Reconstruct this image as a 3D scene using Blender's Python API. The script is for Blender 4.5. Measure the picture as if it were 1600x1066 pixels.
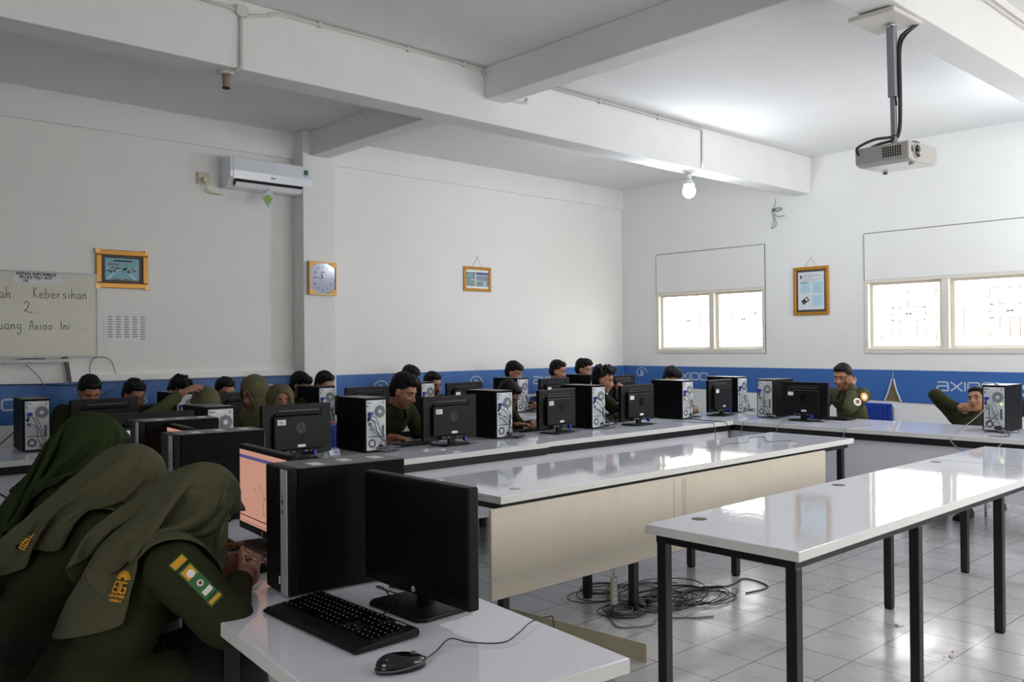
import bpy, bmesh, math, random
from math import sin, cos, pi, radians
from mathutils import Vector, Matrix, noise
random.seed(7)
scene = bpy.context.scene
COL = scene.collection
for o in list(bpy.data.objects): bpy.data.objects.remove(o)

# ------------------------------------------------------------------ camera, world, lights, exposure
YAW, PITCH, ROLL, FPX = radians(47.3473), radians(0.28117), radians(0.5054), 1367.53
fw = Vector((cos(YAW)*cos(PITCH), sin(YAW)*cos(PITCH), sin(PITCH)))
rt = Vector((sin(YAW), -cos(YAW), 0)); dn = fw.cross(rt)
r2 = rt*cos(ROLL) + dn*sin(ROLL); d2 = -rt*sin(ROLL) + dn*cos(ROLL)
cd = bpy.data.cameras.new('camera'); cam = bpy.data.objects.new('camera', cd); COL.objects.link(cam)
M = Matrix((r2, -d2, -fw)).transposed().to_4x4(); M.translation = Vector((0, 0, 1.46)); cam.matrix_world = M
cd.sensor_width = 36; cd.lens = FPX/1600*36; cd.clip_start = 0.02; cd.clip_end = 200
scene.camera = cam
vs = scene.view_settings
vs.view_transform = 'Standard'; vs.look = 'None'; vs.gamma = 1; vs.use_curve_mapping = False
vs.exposure = 0.26
try: scene.cycles.use_denoising = True
except Exception: pass
scene.cycles.max_bounces = 10; scene.cycles.diffuse_bounces = 7; scene.cycles.glossy_bounces = 4
scene.cycles.sample_clamp_indirect = 8
w = bpy.data.worlds.new('World'); scene.world = w; w.use_nodes = True
bg = w.node_tree.nodes['Background']; bg.inputs[0].default_value = (1.0, 0.985, 0.965, 1); bg.inputs[1].default_value = 7.0

def portal(name, loc, rot, sx, sy):
    l = bpy.data.lights.new(name, 'AREA'); l.shape = 'RECTANGLE'; l.size = sx; l.size_y = sy; l.cycles.is_portal = True
    o = bpy.data.objects.new(name, l); o.location = loc; o.rotation_euler = rot; COL.objects.link(o)
# daylight enters by the window openings of the right and rear walls (portals only guide the sampling of the sky)
portal('window_portal_a', (9.30, 6.37, 1.75), (0, radians(90), 0), 0.8, 1.7)
portal('window_portal_b', (9.30, 3.40, 1.75), (0, radians(90), 0), 0.8, 2.0)
portal('window_portal_c', (4.1, -1.42, 1.8), (radians(90), 0, 0), 1.8, 1.2)
portal('window_portal_d', (7.0, -1.42, 1.8), (radians(90), 0, 0), 3.2, 1.2)
portal('window_portal_e', (-2.02, 0, 1.75), (0, radians(-90), 0), 1.1, 1.2)  # portal of the opening added in the unseen left wall

# ------------------------------------------------------------------ materials
def lin(c):
    return tuple((x/12.92 if x <= 0.04045 else ((x+0.055)/1.055)**2.4) for x in c)
def hexc(h): return lin(tuple(int(h[i:i+2], 16)/255 for i in (0, 2, 4)))
def mat(name, col, rough=0.5, metal=0.0, bump=0.0, bscale=60, var=0.0, vscale=6, emit=None, es=0, spec=0.5, coat=0, sheen=0, stretch=None):
    m = bpy.data.materials.new(name); m.use_nodes = True
    nt = m.node_tree; b = nt.nodes['Principled BSDF']
    c = hexc(col) if isinstance(col, str) else col
    b.inputs['Base Color'].default_value = (*c, 1); b.inputs['Roughness'].default_value = rough
    b.inputs['Metallic'].default_value = metal; b.inputs['Specular IOR Level'].default_value = spec
    if coat: b.inputs['Coat Weight'].default_value = coat; b.inputs['Coat Roughness'].default_value = 0.08
    if sheen: b.inputs['Sheen Weight'].default_value = sheen
    if emit: b.inputs['Emission Color'].default_value = (*(hexc(emit) if isinstance(emit, str) else emit), 1); b.inputs['Emission Strength'].default_value = es
    tc = nt.nodes.new('ShaderNodeTexCoord'); mp = nt.nodes.new('ShaderNodeMapping'); nt.links.new(tc.outputs['Object'], mp.inputs[0])
    if stretch: mp.inputs['Scale'].default_value = stretch
    n2 = nt.nodes.new('ShaderNodeTexNoise'); n2.inputs['Scale'].default_value = vscale; n2.inputs['Detail'].default_value = 5
    nt.links.new(mp.outputs[0], n2.inputs['Vector'])
    mx = nt.nodes.new('ShaderNodeMix'); mx.data_type = 'RGBA'
    nt.links.new(n2.outputs['Fac'], mx.inputs['Factor'])
    mx.inputs['A'].default_value = (*[max(0, x*(1-var)) for x in c], 1); mx.inputs['B'].default_value = (*[min(1, x*(1+var)) for x in c], 1)
    nt.links.new(mx.outputs['Result'], b.inputs['Base Color'])
    if bump:
        n = nt.nodes.new('ShaderNodeTexNoise'); n.inputs['Scale'].default_value = bscale; n.inputs['Detail'].default_value = 4
        nt.links.new(mp.outputs[0], n.inputs['Vector'])
        bp = nt.nodes.new('ShaderNodeBump'); bp.inputs['Strength'].default_value = bump; bp.inputs['Distance'].default_value = 0.01
        nt.links.new(n.outputs['Fac'], bp.inputs['Height']); nt.links.new(bp.outputs[0], b.inputs['Normal'])
    return m

MT = {}
MT['wall'] = mat('wall_paint', 'E6E5E2', 0.75, bump=0.25, bscale=9, var=0.035, vscale=2.2)
MT['ceil'] = mat('ceiling_paint', 'E2E2E1', 0.8, bump=0.4, bscale=5, var=0.04, vscale=3)
MT['beam'] = mat('beam_paint', 'E4E4E3', 0.75, bump=0.4, bscale=6, var=0.05, vscale=4)
MT['lam'] = mat('white_laminate', 'E6E7F2', 0.045, bump=0.03, bscale=18, var=0.01, vscale=3, spec=0.6)
MT['lamedge'] = mat('laminate_edge', 'E0E0DE', 0.35, var=0.06, vscale=8)
MT['panelgrey'] = mat('grey_board', 'DCDCE6', 0.5, var=0.03)
MT['cream'] = mat('cream_board', 'D4CBBA', 0.42, var=0.07, vscale=3, stretch=(4, 1, 0.4))
MT['steel'] = mat('black_steel', '0F1012', 0.38, spec=0.5, var=0.1)
MT['black'] = mat('black_plastic', '070708', 0.48, spec=0.25, bump=0.05, bscale=400, var=0.05)
MT['blackgloss'] = mat('black_gloss', '0C0C0F', 0.16)
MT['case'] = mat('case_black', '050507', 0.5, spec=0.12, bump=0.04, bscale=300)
MT['casetop'] = mat('case_top_grey', '4A4A4C', 0.38, var=0.15)  # case tops lightened: their reflected light is put into the colour
MT['silver'] = mat('brushed_silver', 'B2B7BF', 0.4, metal=0.25, var=0.08, stretch=(1, 1, 0.1), vscale=60)
MT['groove'] = mat('groove_gloss', '34353A', 0.22)  # lighter than the housing, so the groove's highlight is in its colour
MT['galv'] = mat('galvanised_steel', 'C6CACE', 0.5, metal=0.1, var=0.18, vscale=25)
MT['grille'] = mat('grille_grey', '58595C', 0.6)
MT['dark'] = mat('dark_recess', '050506', 0.8)
MT['screen'] = mat('screen_off', '08080B', 0.28, spec=0.4)
MT['lcd'] = mat('lcd_peach', '201A18', 0.3, emit='EFAE98', es=0.50)
MT['lcdblue'] = mat('lcd_blue_bar', '101018', 0.3, emit='5A5C9A', es=0.5)
MT['lcdmark'] = mat('lcd_marks', '6B5A58', 0.3, emit='6A5550', es=0.4)
MT['sticker'] = mat('paper_sticker', 'E6E4E4', 0.6)
MT['ink'] = mat('ink_black', '16161A', 0.6)
MT['inkgrey'] = mat('marker_grey', '5E5E5C', 0.6)
MT['keymark'] = mat('key_marks', 'B9BDC4', 0.5)
MT['plugblue'] = mat('plug_blue', '1C2B8C', 0.4)
MT['cable'] = mat('cable_black', '131315', 0.45)
MT['cablegrey'] = mat('cable_grey', '77777A', 0.5)
MT['cablelight'] = mat('cable_light', 'A5A5A8', 0.5)
MT['blue'] = mat('banner_blue', '3766A8', 0.45, bump=0.25, bscale=4, var=0.05, vscale=2, stretch=(1, 1, 0.3))
MT['bannerprint'] = mat('banner_print', 'B9C3D2', 0.5)
MT['brown'] = mat('bare_board_brown', '7A6647', 0.7, var=0.2, vscale=20)
MT['gold'] = mat('gold_frame', 'B8822C', 0.3, metal=0.35, var=0.12, vscale=30)
MT['goldlight'] = mat('gold_light', 'CFA668', 0.35, metal=0.3, var=0.1)
MT['mount'] = mat('picture_mount_brown', '4A4036', 0.6)
MT['chairblue'] = mat('chair_blue', '1D3FA8', 0.5, bump=0.1, bscale=200)
MT['chrome'] = mat('chrome_tube', 'B8BCC2', 0.2, metal=0.9)
MT['skin'] = mat('skin', '9C6B50', 0.5, var=0.08, vscale=12)
MT['skinlight'] = mat('skin_light', 'A97A60', 0.5, var=0.06, vscale=12)
MT['lip'] = mat('lips', '6E3A33', 0.5)
MT['hair'] = mat('hair_black', '060505', 0.6, spec=0.25, bump=0.5, bscale=90, stretch=(1, 1, 0.3))
MT['eye'] = mat('eye_dark', '140D0A', 0.25)
MT['eyewhite'] = mat('eye_white', '8F8078', 0.4)
MT['khaki'] = mat('uniform_olive', '2E2F1D', 0.9, bump=0.15, bscale=60, var=0.1, vscale=4, spec=0.15)
MT['khakilight'] = mat('uniform_olive_light', '4B4C33', 0.9, bump=0.15, bscale=60, var=0.1, vscale=4, spec=0.15)
MT['hijab'] = mat('hijab_olive', '4F4E3A', 0.85, bump=0.2, bscale=350, var=0.05, vscale=3, spec=0.2)
MT['hijab2'] = mat('hijab_olive_brown', '5C5940', 0.85, bump=0.2, bscale=350, var=0.05, vscale=3, spec=0.2)
MT['hijabdark'] = mat('hijab_dark_green', '28331A', 0.9, bump=0.2, bscale=350, var=0.06, vscale=3, spec=0.15)
MT['trouser'] = mat('black_cloth', '0B0B0E', 0.85)
MT['yellow'] = mat('embroidery_yellow', 'D99A1E', 0.7)
MT['green'] = mat('patch_green', '2F6B33', 0.7)
MT['white'] = mat('white_plastic', 'E4E6E8', 0.28)
MT['ivory'] = mat('ivory_plastic', 'CFC9AE', 0.4)
MT['projector'] = mat('projector_shell', 'B3B1AE', 0.4)
MT['polegrey'] = mat('mount_grey', '9A9CA4', 0.35, metal=0.3)
MT['glass'] = mat('lens_glass', '101015', 0.05)
MT['ac'] = mat('ac_white', 'DFE3EA', 0.18)
MT['board'] = mat('whiteboard', 'BFBDAE', 0.3, var=0.02)
MT['boardtrim'] = mat('alu_trim', '8F8F90', 0.4, metal=0.5)
MT['frame'] = mat('window_paint', 'D8D4C8', 0.5, var=0.04)
MT['bars'] = mat('grille_bar', 'A98468', 0.5)
MT['conduit'] = mat('conduit_white', 'CFCDC8', 0.5)
MT['crack'] = mat('board_seam', '707070', 0.8)
MT['picblue'] = mat('photo_cyan', '6FA6B4', 0.4, var=0.35, vscale=22)
MT['pictone'] = mat('photo_grey', '7F8F94', 0.4, var=0.45, vscale=35)
MT['paleblue'] = mat('pale_blue_box', 'A8CBD8', 0.5, var=0.06)
MT['paper'] = mat('paper_white', 'D3D6DA', 0.6)
MT['papergrey'] = mat('print_grey', '9A9AA2', 0.7, var=0.3, vscale=60)
MT['red'] = mat('photo_red', '8B3A3A', 0.5, var=0.3, vscale=50)
MT['bulb'] = mat('bulb_glow', 'FFFFFF', 0.4, emit=(0.85, 0.93, 1.0), es=60)
MT['led'] = mat('led_green', '7FE03A', 0.3, emit='9CFF40', es=3)
MT['ledblue'] = mat('led_blue', '3040FF', 0.3, emit='4050FF', es=4)
MT['phone'] = mat('phone_maroon', '3A1520', 0.2)
MT['pouchgreen'] = mat('pouch_green', '7FA83A', 0.4, var=0.3, vscale=30)
MT['strip'] = mat('plywood_strip', 'C4BC9E', 0.55, var=0.15, vscale=8)
MT['dust'] = mat('dirt', '8F8272', 0.9, var=0.3, vscale=40)
MT['shoe'] = mat('shoe_black', '101012', 0.5)
MT['clockface'] = mat('clock_face', 'A9AFC2', 0.12)

# floor: glossy white tiles with grey joints, worn and dusty
def tile_material():
    m = bpy.data.materials.new('floor_tiles'); m.use_nodes = True; nt = m.node_tree; b = nt.nodes['Principled BSDF']
    tc = nt.nodes.new('ShaderNodeTexCoord'); mp = nt.nodes.new('ShaderNodeMapping')
    nt.links.new(tc.outputs['Object'], mp.inputs[0])
    mp.inputs['Location'].default_value = (-3.85/0.32, -1.905/0.308, 0); mp.inputs['Scale'].default_value = (1/0.32, 1/0.308, 1)
    br = nt.nodes.new('ShaderNodeTexBrick'); br.offset = 0; br.squash = 1
    nt.links.new(mp.outputs[0], br.inputs['Vector'])
    br.inputs['Scale'].default_value = 1; br.inputs['Brick Width'].default_value = 1; br.inputs['Row Height'].default_value = 1
    br.inputs['Mortar Size'].default_value = 0.009; br.inputs['Mortar Smooth'].default_value = 0.1; br.inputs['Bias'].default_value = -0.2
    br.inputs['Color1'].default_value = (*hexc('C4C4C6'), 1); br.inputs['Color2'].default_value = (*hexc('BCBCBE'), 1)
    br.inputs['Mortar'].default_value = (*hexc('55545A'), 1)
    n = nt.nodes.new('ShaderNodeTexNoise'); n.inputs['Scale'].default_value = 3.2; n.inputs['Detail'].default_value = 8; n.inputs['Roughness'].default_value = 0.65
    nt.links.new(tc.outputs['Object'], n.inputs['Vector'])
    cr = nt.nodes.new('ShaderNodeValToRGB'); cr.color_ramp.elements[0].position = 0.34; cr.color_ramp.elements[0].color = (*hexc('A89C90'), 1)
    cr.color_ramp.elements[1].position = 0.5; cr.color_ramp.elements[1].color = (1, 1, 1, 1); nt.links.new(n.outputs['Fac'], cr.inputs[0])
    mx = nt.nodes.new('ShaderNodeMix'); mx.data_type = 'RGBA'; mx.blend_type = 'MULTIPLY'; mx.inputs['Factor'].default_value = 0.4
    nt.links.new(br.outputs['Color'], mx.inputs['A']); nt.links.new(cr.outputs[0], mx.inputs['B'])
    # small dark specks
    v = nt.nodes.new('ShaderNodeTexNoise'); v.inputs['Scale'].default_value = 38; v.inputs['Detail'].default_value = 2
    nt.links.new(tc.outputs['Object'], v.inputs['Vector'])
    c2 = nt.nodes.new('ShaderNodeValToRGB'); c2.color_ramp.elements[0].position = 0.245; c2.color_ramp.elements[0].color = (*hexc('6B5A50'), 1)
    c2.color_ramp.elements[1].position = 0.275; c2.color_ramp.elements[1].color = (1, 1, 1, 1); nt.links.new(v.outputs['Fac'], c2.inputs[0])
    m3 = nt.nodes.new('ShaderNodeMix'); m3.data_type = 'RGBA'; m3.blend_type = 'MULTIPLY'; m3.inputs['Factor'].default_value = 0.8
    nt.links.new(mx.outputs['Result'], m3.inputs['A']); nt.links.new(c2.outputs[0], m3.inputs['B'])
    nt.links.new(m3.outputs['Result'], b.inputs['Base Color'])
    mr = nt.nodes.new('ShaderNodeMapRange'); mr.inputs['From Min'].default_value = 0.3; mr.inputs['From Max'].default_value = 0.7
    mr.inputs['To Min'].default_value = 0.32; mr.inputs['To Max'].default_value = 0.14
    nt.links.new(n.outputs['Fac'], mr.inputs['Value']); nt.links.new(mr.outputs[0], b.inputs['Roughness'])
    bp = nt.nodes.new('ShaderNodeBump'); bp.inputs['Strength'].default_value = 0.25; bp.inputs['Distance'].default_value = 0.004; bp.invert = True
    nt.links.new(br.outputs['Fac'], bp.inputs['Height']); nt.links.new(bp.outputs[0], b.inputs['Normal'])
    return m
MT['floor'] = tile_material()

# ------------------------------------------------------------------ mesh helpers
class MB:
    def __init__(s): s.bm = bmesh.new(); s.mats = []
    def mi(s, m):
        if m not in s.mats: s.mats.append(m)
        return s.mats.index(m)
    def _fin(s, geom_faces, m, smooth=False):
        i = s.mi(m)
        for f in geom_faces: f.material_index = i; f.smooth = smooth
    def box(s, x0, x1, y0, y1, z0, z1, m='wall', T=None):
        vs_ = [Vector(p) for p in ((x0,y0,z0),(x1,y0,z0),(x1,y1,z0),(x0,y1,z0),(x0,y0,z1),(x1,y0,z1),(x1,y1,z1),(x0,y1,z1))]
        if T is not None: vs_ = [T @ v for v in vs_]
        v = [s.bm.verts.new(p) for p in vs_]
        fs = [s.bm.faces.new([v[i] for i in q]) for q in ((3,2,1,0),(4,5,6,7),(0,1,5,4),(1,2,6,5),(2,3,7,6),(3,0,4,7))]
        s._fin(fs, m); return s
    def prism(s, poly, h0, h1, m, axis='z', T=None, smooth=False):
        def mk(p, h):
            q = Vector((p[0], p[1], h)) if axis == 'z' else (Vector((p[0], h, p[1])) if axis == 'y' else Vector((h, p[0], p[1])))
            return T @ q if T is not None else q
        a = [s.bm.verts.new(mk(p, h0)) for p in poly]; b = [s.bm.verts.new(mk(p, h1)) for p in poly]; n = len(poly)
        fs = []
        try:
            fs.append(s.bm.faces.new(a[::-1])); fs.append(s.bm.faces.new(b))
        except ValueError: pass
        s._fin(fs, m)
        sd = [s.bm.faces.new((a[i], a[(i+1) % n], b[(i+1) % n], b[i])) for i in range(n)]
        s._fin(sd, m, smooth); return s
    def cyl(s, p0, p1, r0, r1=None, n=16, m='steel', smooth=True):
        p0, p1 = Vector(p0), Vector(p1); r1 = r0 if r1 is None else r1
        d = (p1-p0).normalized(); u = d.orthogonal().normalized(); w_ = d.cross(u)
        A = [s.bm.verts.new(p0+(u*cos(2*pi*i/n)+w_*sin(2*pi*i/n))*r0) for i in range(n)]
        B_ = [s.bm.verts.new(p1+(u*cos(2*pi*i/n)+w_*sin(2*pi*i/n))*r1) for i in range(n)]
        s._fin([s.bm.faces.new((A[i], A[(i+1) % n], B_[(i+1) % n], B_[i])) for i in range(n)], m, smooth)
        s._fin([s.bm.faces.new(A[::-1]), s.bm.faces.new(B_)], m); return s
    def tube(s, pts, r, n=6, m='cable', close=False):
        pts = [Vector(p) for p in pts]; N = len(pts); rings = []
        prev = None
        for i, p in enumerate(pts):
            if close: t = pts[(i+1) % N]-pts[i-1]
            else: t = pts[min(i+1, N-1)]-pts[max(i-1, 0)]
            if t.length < 1e-9: t = Vector((0, 0, 1))
            t.normalize()
            u = t.orthogonal().normalized() if prev is None else (prev - t*prev.dot(t))
            if u.length < 1e-6: u = t.orthogonal()
            u.normalize(); prev = u; w_ = t.cross(u)
            rr = r[i] if isinstance(r, (list, tuple)) else r
            rings.append([s.bm.verts.new(p+(u*cos(2*pi*k/n)+w_*sin(2*pi*k/n))*rr) for k in range(n)])
        fs = []
        for i in range(N if close else N-1):
            a, b = rings[i], rings[(i+1) % N]
            for k in range(n): fs.append(s.bm.faces.new((a[k], a[(k+1) % n], b[(k+1) % n], b[k])))
        if not close: fs += [s.bm.faces.new(rings[0][::-1]), s.bm.faces.new(rings[-1])]
        s._fin(fs, m, True); return s
    def ell(s, c, r, m='skin', T=None, nu=20, nv=12):
        c = Vector(c); rows = []
        R_ = T if T is not None else Matrix.Identity(3)
        top = s.bm.verts.new(c+R_ @ Vector((0, 0, r[2]))); bot = s.bm.verts.new(c+R_ @ Vector((0, 0, -r[2])))
        for j in range(1, nv):
            th = pi*j/nv
            rows.append([s.bm.verts.new(c+R_ @ Vector((r[0]*sin(th)*cos(2*pi*i/nu), r[1]*sin(th)*sin(2*pi*i/nu), r[2]*cos(th)))) for i in range(nu)])
        fs = []
        for i in range(nu):
            k = (i+1) % nu
            fs.append(s.bm.faces.new((top, rows[0][i], rows[0][k]))); fs.append(s.bm.faces.new((bot, rows[-1][k], rows[-1][i])))
            for j in range(nv-2): fs.append(s.bm.faces.new((rows[j][i], rows[j+1][i], rows[j+1][k], rows[j][k])))
        s._fin(fs, m, True); return s
    def cap(s, p0, p1, r0, r1, m='skin', n=14):
        p0, p1 = Vector(p0), Vector(p1)
        s.cyl(p0, p1, r0, r1, n, m); s.ell(p0, (r0,)*3, m, nu=n, nv=8); s.ell(p1, (r1,)*3, m, nu=n, nv=8); return s
    def mesh(s, name):
        bmesh.ops.recalc_face_normals(s.bm, faces=s.bm.faces)
        me = bpy.data.meshes.new(name); s.bm.to_mesh(me); s.bm.free()
        for m in s.mats: me.materials.append(MT[m])
        return me
    def obj(s, name, parent=None, loc=None, rot=None, bevel=0, seg=2, sub=0):
        o = bpy.data.objects.new(name, s.mesh(name)); COL.objects.link(o)
        if parent is not None: o.parent = parent
        if loc is not None: o.location = loc
        if rot is not None: o.rotation_euler = (0, 0, rot) if not isinstance(rot, tuple) else rot
        if bevel:
            b = o.modifiers.new('bevel', 'BEVEL'); b.width = bevel; b.segments = seg; b.limit_method = 'ANGLE'; b.angle_limit = radians(50)
        return o

def tag(o, label=None, cat=None, group=None, kind=None):
    if label: o['label'] = label
    if cat: o['category'] = cat
    if group: o['group'] = group
    if kind: o['kind'] = kind
    return o
def empty(name, loc=(0, 0, 0), rot=0, label=None, cat=None, group=None):
    o = bpy.data.objects.new(name, None); COL.objects.link(o); o.location = loc
    o.rotation_euler = rot if isinstance(rot, tuple) else (0, 0, rot); o.empty_display_size = 0.05
    return tag(o, label, cat, group)
def struct(o): o['kind'] = 'structure'; return o
def dup(root, loc, rot=0, label=None, group=None, scale=None):
    def cp(o, par):
        c = o.copy(); COL.objects.link(c)
        if par is not None: c.parent = par
        for ch in list(o.children): cp(ch, c)
        return c
    r = cp(root, None); r.location = loc; r.rotation_euler = rot if isinstance(rot, tuple) else (0, 0, rot)
    if label: r['label'] = label
    if group: r['group'] = group
    return r
def frame_T(o, u, v):  # matrix mapping (x,y,z) -> o + x*u + y*v + z*n
    u, v = Vector(u).normalized(), Vector(v).normalized(); n = u.cross(v)
    m = Matrix((u, v, n)).transposed().to_4x4(); m.translation = Vector(o); return m
def add_text(name, body, T, size, m, parent=None, ext=0.0006, align='LEFT', sx=1.0, bold=0.0, shear=0):
    c = bpy.data.curves.new(name, 'FONT'); c.body = body; c.size = size; c.extrude = ext; c.align_x = align; c.offset = bold; c.shear = shear
    t = bpy.data.objects.new('tmp', c); COL.objects.link(t)
    dg = bpy.context.evaluated_depsgraph_get(); me = bpy.data.meshes.new_from_object(t.evaluated_get(dg))
    bpy.data.objects.remove(t)
    me.transform(Matrix.Scale(sx, 4, (1, 0, 0))); me.transform(T); me.materials.clear(); me.materials.append(MT[m]); me.name = name
    o = bpy.data.objects.new(name, me); COL.objects.link(o)
    if parent is not None: o.parent = parent
    return o
def ribbon(mb, pts, w_, T, m, h=0.0008, close=False):
    pts = [Vector((p[0], p[1])) for p in pts]; N = len(pts)
    for i in range(N if close else N-1):
        a, b = pts[i], pts[(i+1) % N]; d = (b-a)
        if d.length < 1e-9: continue
        d.normalize(); n = Vector((-d.y, d.x))*w_/2; e = d*w_*0.25
        poly = [a-e+n, a-e-n, b+e-n, b+e+n]
        mb.prism([(p.x, p.y) for p in poly], 0.0002, h+i*0.00012, m, T=T)
def smooth_path(pts, k=6, close=False):
    P_ = [Vector(p) for p in pts]; out = []; n = len(P_)
    rng = range(n) if close else range(n-1)
    for i in rng:
        if close: p0, p1, p2, p3 = P_[i-1], P_[i], P_[(i+1) % n], P_[(i+2) % n]
        else: p0, p1, p2, p3 = P_[max(i-1, 0)], P_[i], P_[i+1], P_[min(i+2, n-1)]
        for j in range(k):
            t = j/k
            out.append(0.5*((2*p1)+(p2-p0)*t+(2*p0-5*p1+4*p2-p3)*t*t+(3*p1-p0-3*p2+p3)*t**3))
    if not close: out.append(P_[-1])
    return out

# ------------------------------------------------------------------ the room shell
X0, X1, Y0, Y1, ZC = -1.9, 9.2, -1.3, 7.76, 3.555
struct(MB().box(X0-.15, X1+.15, Y0-.15, Y1+.15, -.1, 0, 'floor').obj('floor'))
struct(MB().box(X0-.15, X1+.15, Y0-.15, Y1+.15, ZC, ZC+.1, 'ceil').obj('ceiling'))
struct(MB().box(X0-.15, X1+.15, Y1, Y1+.15, 0, ZC, 'wall').obj('wall_back'))
struct(MB().box(X0-.15, X0, Y0-.15, Y1, 0, 1.2, 'wall').box(X0-.15, X0, Y0-.15, Y1, 2.3, ZC, 'wall').box(X0-.15, X0, Y0-.15, -.6, 1.2, 2.3, 'wall').box(X0-.15, X0, .6, Y1, 1.2, 2.3, 'wall').obj('wall_left'))  # unseen opening added here to brighten surfaces that face this wall
# wall with the two visible windows
W = [(5.60, 7.14), (2.45, 4.33)]; ZS, ZT = 1.385, 2.115
b = MB(); b.box(X1, X1+.15, Y0-.15, Y1+.15, 0, ZS).box(X1, X1+.15, Y0-.15, Y1+.15, ZT, ZC)
for a, c in ((Y0-.15, W[1][0]), (W[1][1], W[0][0]), (W[0][1], Y1+.15)): b.box(X1, X1+.15, a, c, ZS, ZT)
struct(b.obj('wall_right'))
b = MB(); b.box(X0, X1, Y0-.15, Y0, 0, 1.2).box(X0, X1, Y0-.15, Y0, 2.4, ZC)
for a, c in ((X0, 3.2), (5.0, 5.4), (8.6, X1)): b.box(a, c, Y0-.15, Y0, 1.2, 2.4)
struct(b.obj('wall_front'))
# shallow ledge (lintel band) high on the long wall, left and right of the pillar
struct(MB().box(X0, 4.236, Y1-.03, Y1, 3.30, ZC, 'beam').obj('trim_1'))
struct(MB().box(4.589, X1, Y1-.03, Y1, 3.30, ZC, 'beam').obj('trim_2'))
def beam(name, *a): struct(MB().box(*a, 'beam').obj(name, bevel=.008))
beam('ceiling_beam_main', X0, X1, 4.97, 5.19, 3.14, ZC)
beam('ceiling_beam_second', X0, X1, 1.875, 2.085, 3.14, ZC)
beam('ceiling_beam_cross', 4.32, 4.52, 5.19, 7.55, 3.316, ZC)
beam('ceiling_beam_cross_b', 4.32, 4.52, 2.085, 4.97, 3.316, ZC)
beam('ceiling_beam_cross_c', 4.32, 4.52, Y0, 1.875, 3.316, ZC)
struct(MB().box(4.236, 4.589, 7.55, Y1, 0, ZC, 'beam').obj('pillar', bevel=.006))
# skirting tiles
struct(MB().box(X0, X1, Y1-.012, Y1, 0, .1, 'lamedge').obj('baseboard_back'))
struct(MB().box(X1-.012, X1, Y0, Y1-.012, 0, .1, 'lamedge').obj('baseboard_right'))

def window(n, ya, yb, mull, bars):
    r = empty('window_%d' % n, (X1, ya, ZS)); struct(r)
    L = yb-ya; H = ZT-ZS; t = .035
    f = MB()
    f.box(-.012, .10, -.03, .008, -.035, H-.02, 'frame').box(-.012, .10, L-.008, L+.03, -.035, H-.02, 'frame')
    f.box(-.014, .102, -.032, L+.032, -.045, .008, 'frame').box(-.008, .102, -.032, L+.032, H-.018, H+.012, 'frame')
    f.box(-.004, .082, mull-.035, mull+.035, .004, H-.014, 'frame')
    fo = f.obj('window_frame', r, bevel=.003)
    for k, (a, c) in enumerate(((0, mull-.035), (mull+.035, L))):
        s = MB(); y0, y1 = a+.004, c-.004
        s.box(.05, .08, y0, y0+t, .0, H-.012, 'frame').box(.05, .08, y1-t, y1, 0, H-.012, 'frame')
        s.box(.051, .079, y0+t, y1-t, .0, t, 'frame').box(.051, .079, y0+t, y1-t, H-.012-t, H-.012, 'frame')
        s.obj('window_sash', r)
        g = MB(); q = .005
        for z in (.13, .37, .60): g.cyl((.12, a, z), (.12, c, z), q, m='bars', n=6)
        for y in (a+.10, c-.10): g.cyl((.12, y, 0), (.12, y, H), q, m='bars', n=6)
        cy = (a+c)/2; w_ = .18
        for z in (.30, .44): g.cyl((.12, cy-w_, z), (.12, cy+w_, z), q, m='bars', n=6)
        g.cyl((.12, cy-w_, .13), (.12, cy-w_, .60), q, m='bars', n=6); g.cyl((.12, cy+w_, .13), (.12, cy+w_, .60), q, m='bars', n=6)
        for yy in (cy-.09, cy, cy+.09):
            g.cyl((.12, yy, .13), (.12, yy, .30), q, m='bars', n=6); g.cyl((.12, yy, .44), (.12, yy, .60), q, m='bars', n=6)
        g.cyl((.12, cy-w_, .30), (.12, cy+w_, .44), q, m='bars', n=6); g.cyl((.12, cy-w_, .44), (.12, cy+w_, .30), q, m='bars', n=6)
        g.obj('window_grille', r)
    # painted board closing the upper part of the old opening, with its dark joint
    p = MB(); T_ = 2.625-ZS
    p.box(-.006, 0, -.03, L+.03, H+.014, T_, 'wall')
    for (y0, y1, z0, z1) in ((-.038, -.030, -.05, T_+.006), (L+.03, L+.036, H, T_), (-.03, L+.03, T_, T_+.008)): p.box(-.0075, 0, y0, y1, z0, z1, 'crack')
    p.obj('window_closure_panel', r)
    return r
window(1, W[0][0], W[0][1], .72, 0)
window(2, W[1][0], W[1][1], 1.08, 0)
g = mat('window_glass', 'FFFFFF', 0.0); nt = g.node_tree; nt.nodes['Principled BSDF'].inputs['Transmission Weight'].default_value = 1.0; nt.nodes['Principled BSDF'].inputs['IOR'].default_value = 1.02
# the windows stand open; outside lies the yard
gm = mat('yard_ground', 'B9AFA0', 0.9, var=0.2); MT['yard'] = gm
struct(MB().box(X1+.15, X1+14, -8, 16, -.5, -.4, 'yard').obj('ground_outside'))
def rearwin(n, xa, xb):
    r = empty('window_%d' % n, (xa, Y0, 1.2)); struct(r); f = MB(); L = xb-xa
    f.box(0, L, -.1, 0, 0, .05, 'frame').box(0, L, -.1, 0, 1.15, 1.2, 'frame')
    for x in (0, L/2-.025, L-.05): f.box(x, x+.05, -.1, 0, .05, 1.15, 'frame')
    f.obj('window_frame', r)
rearwin(3, 3.2, 5.0); rearwin(4, 5.4, 8.6)

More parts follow.
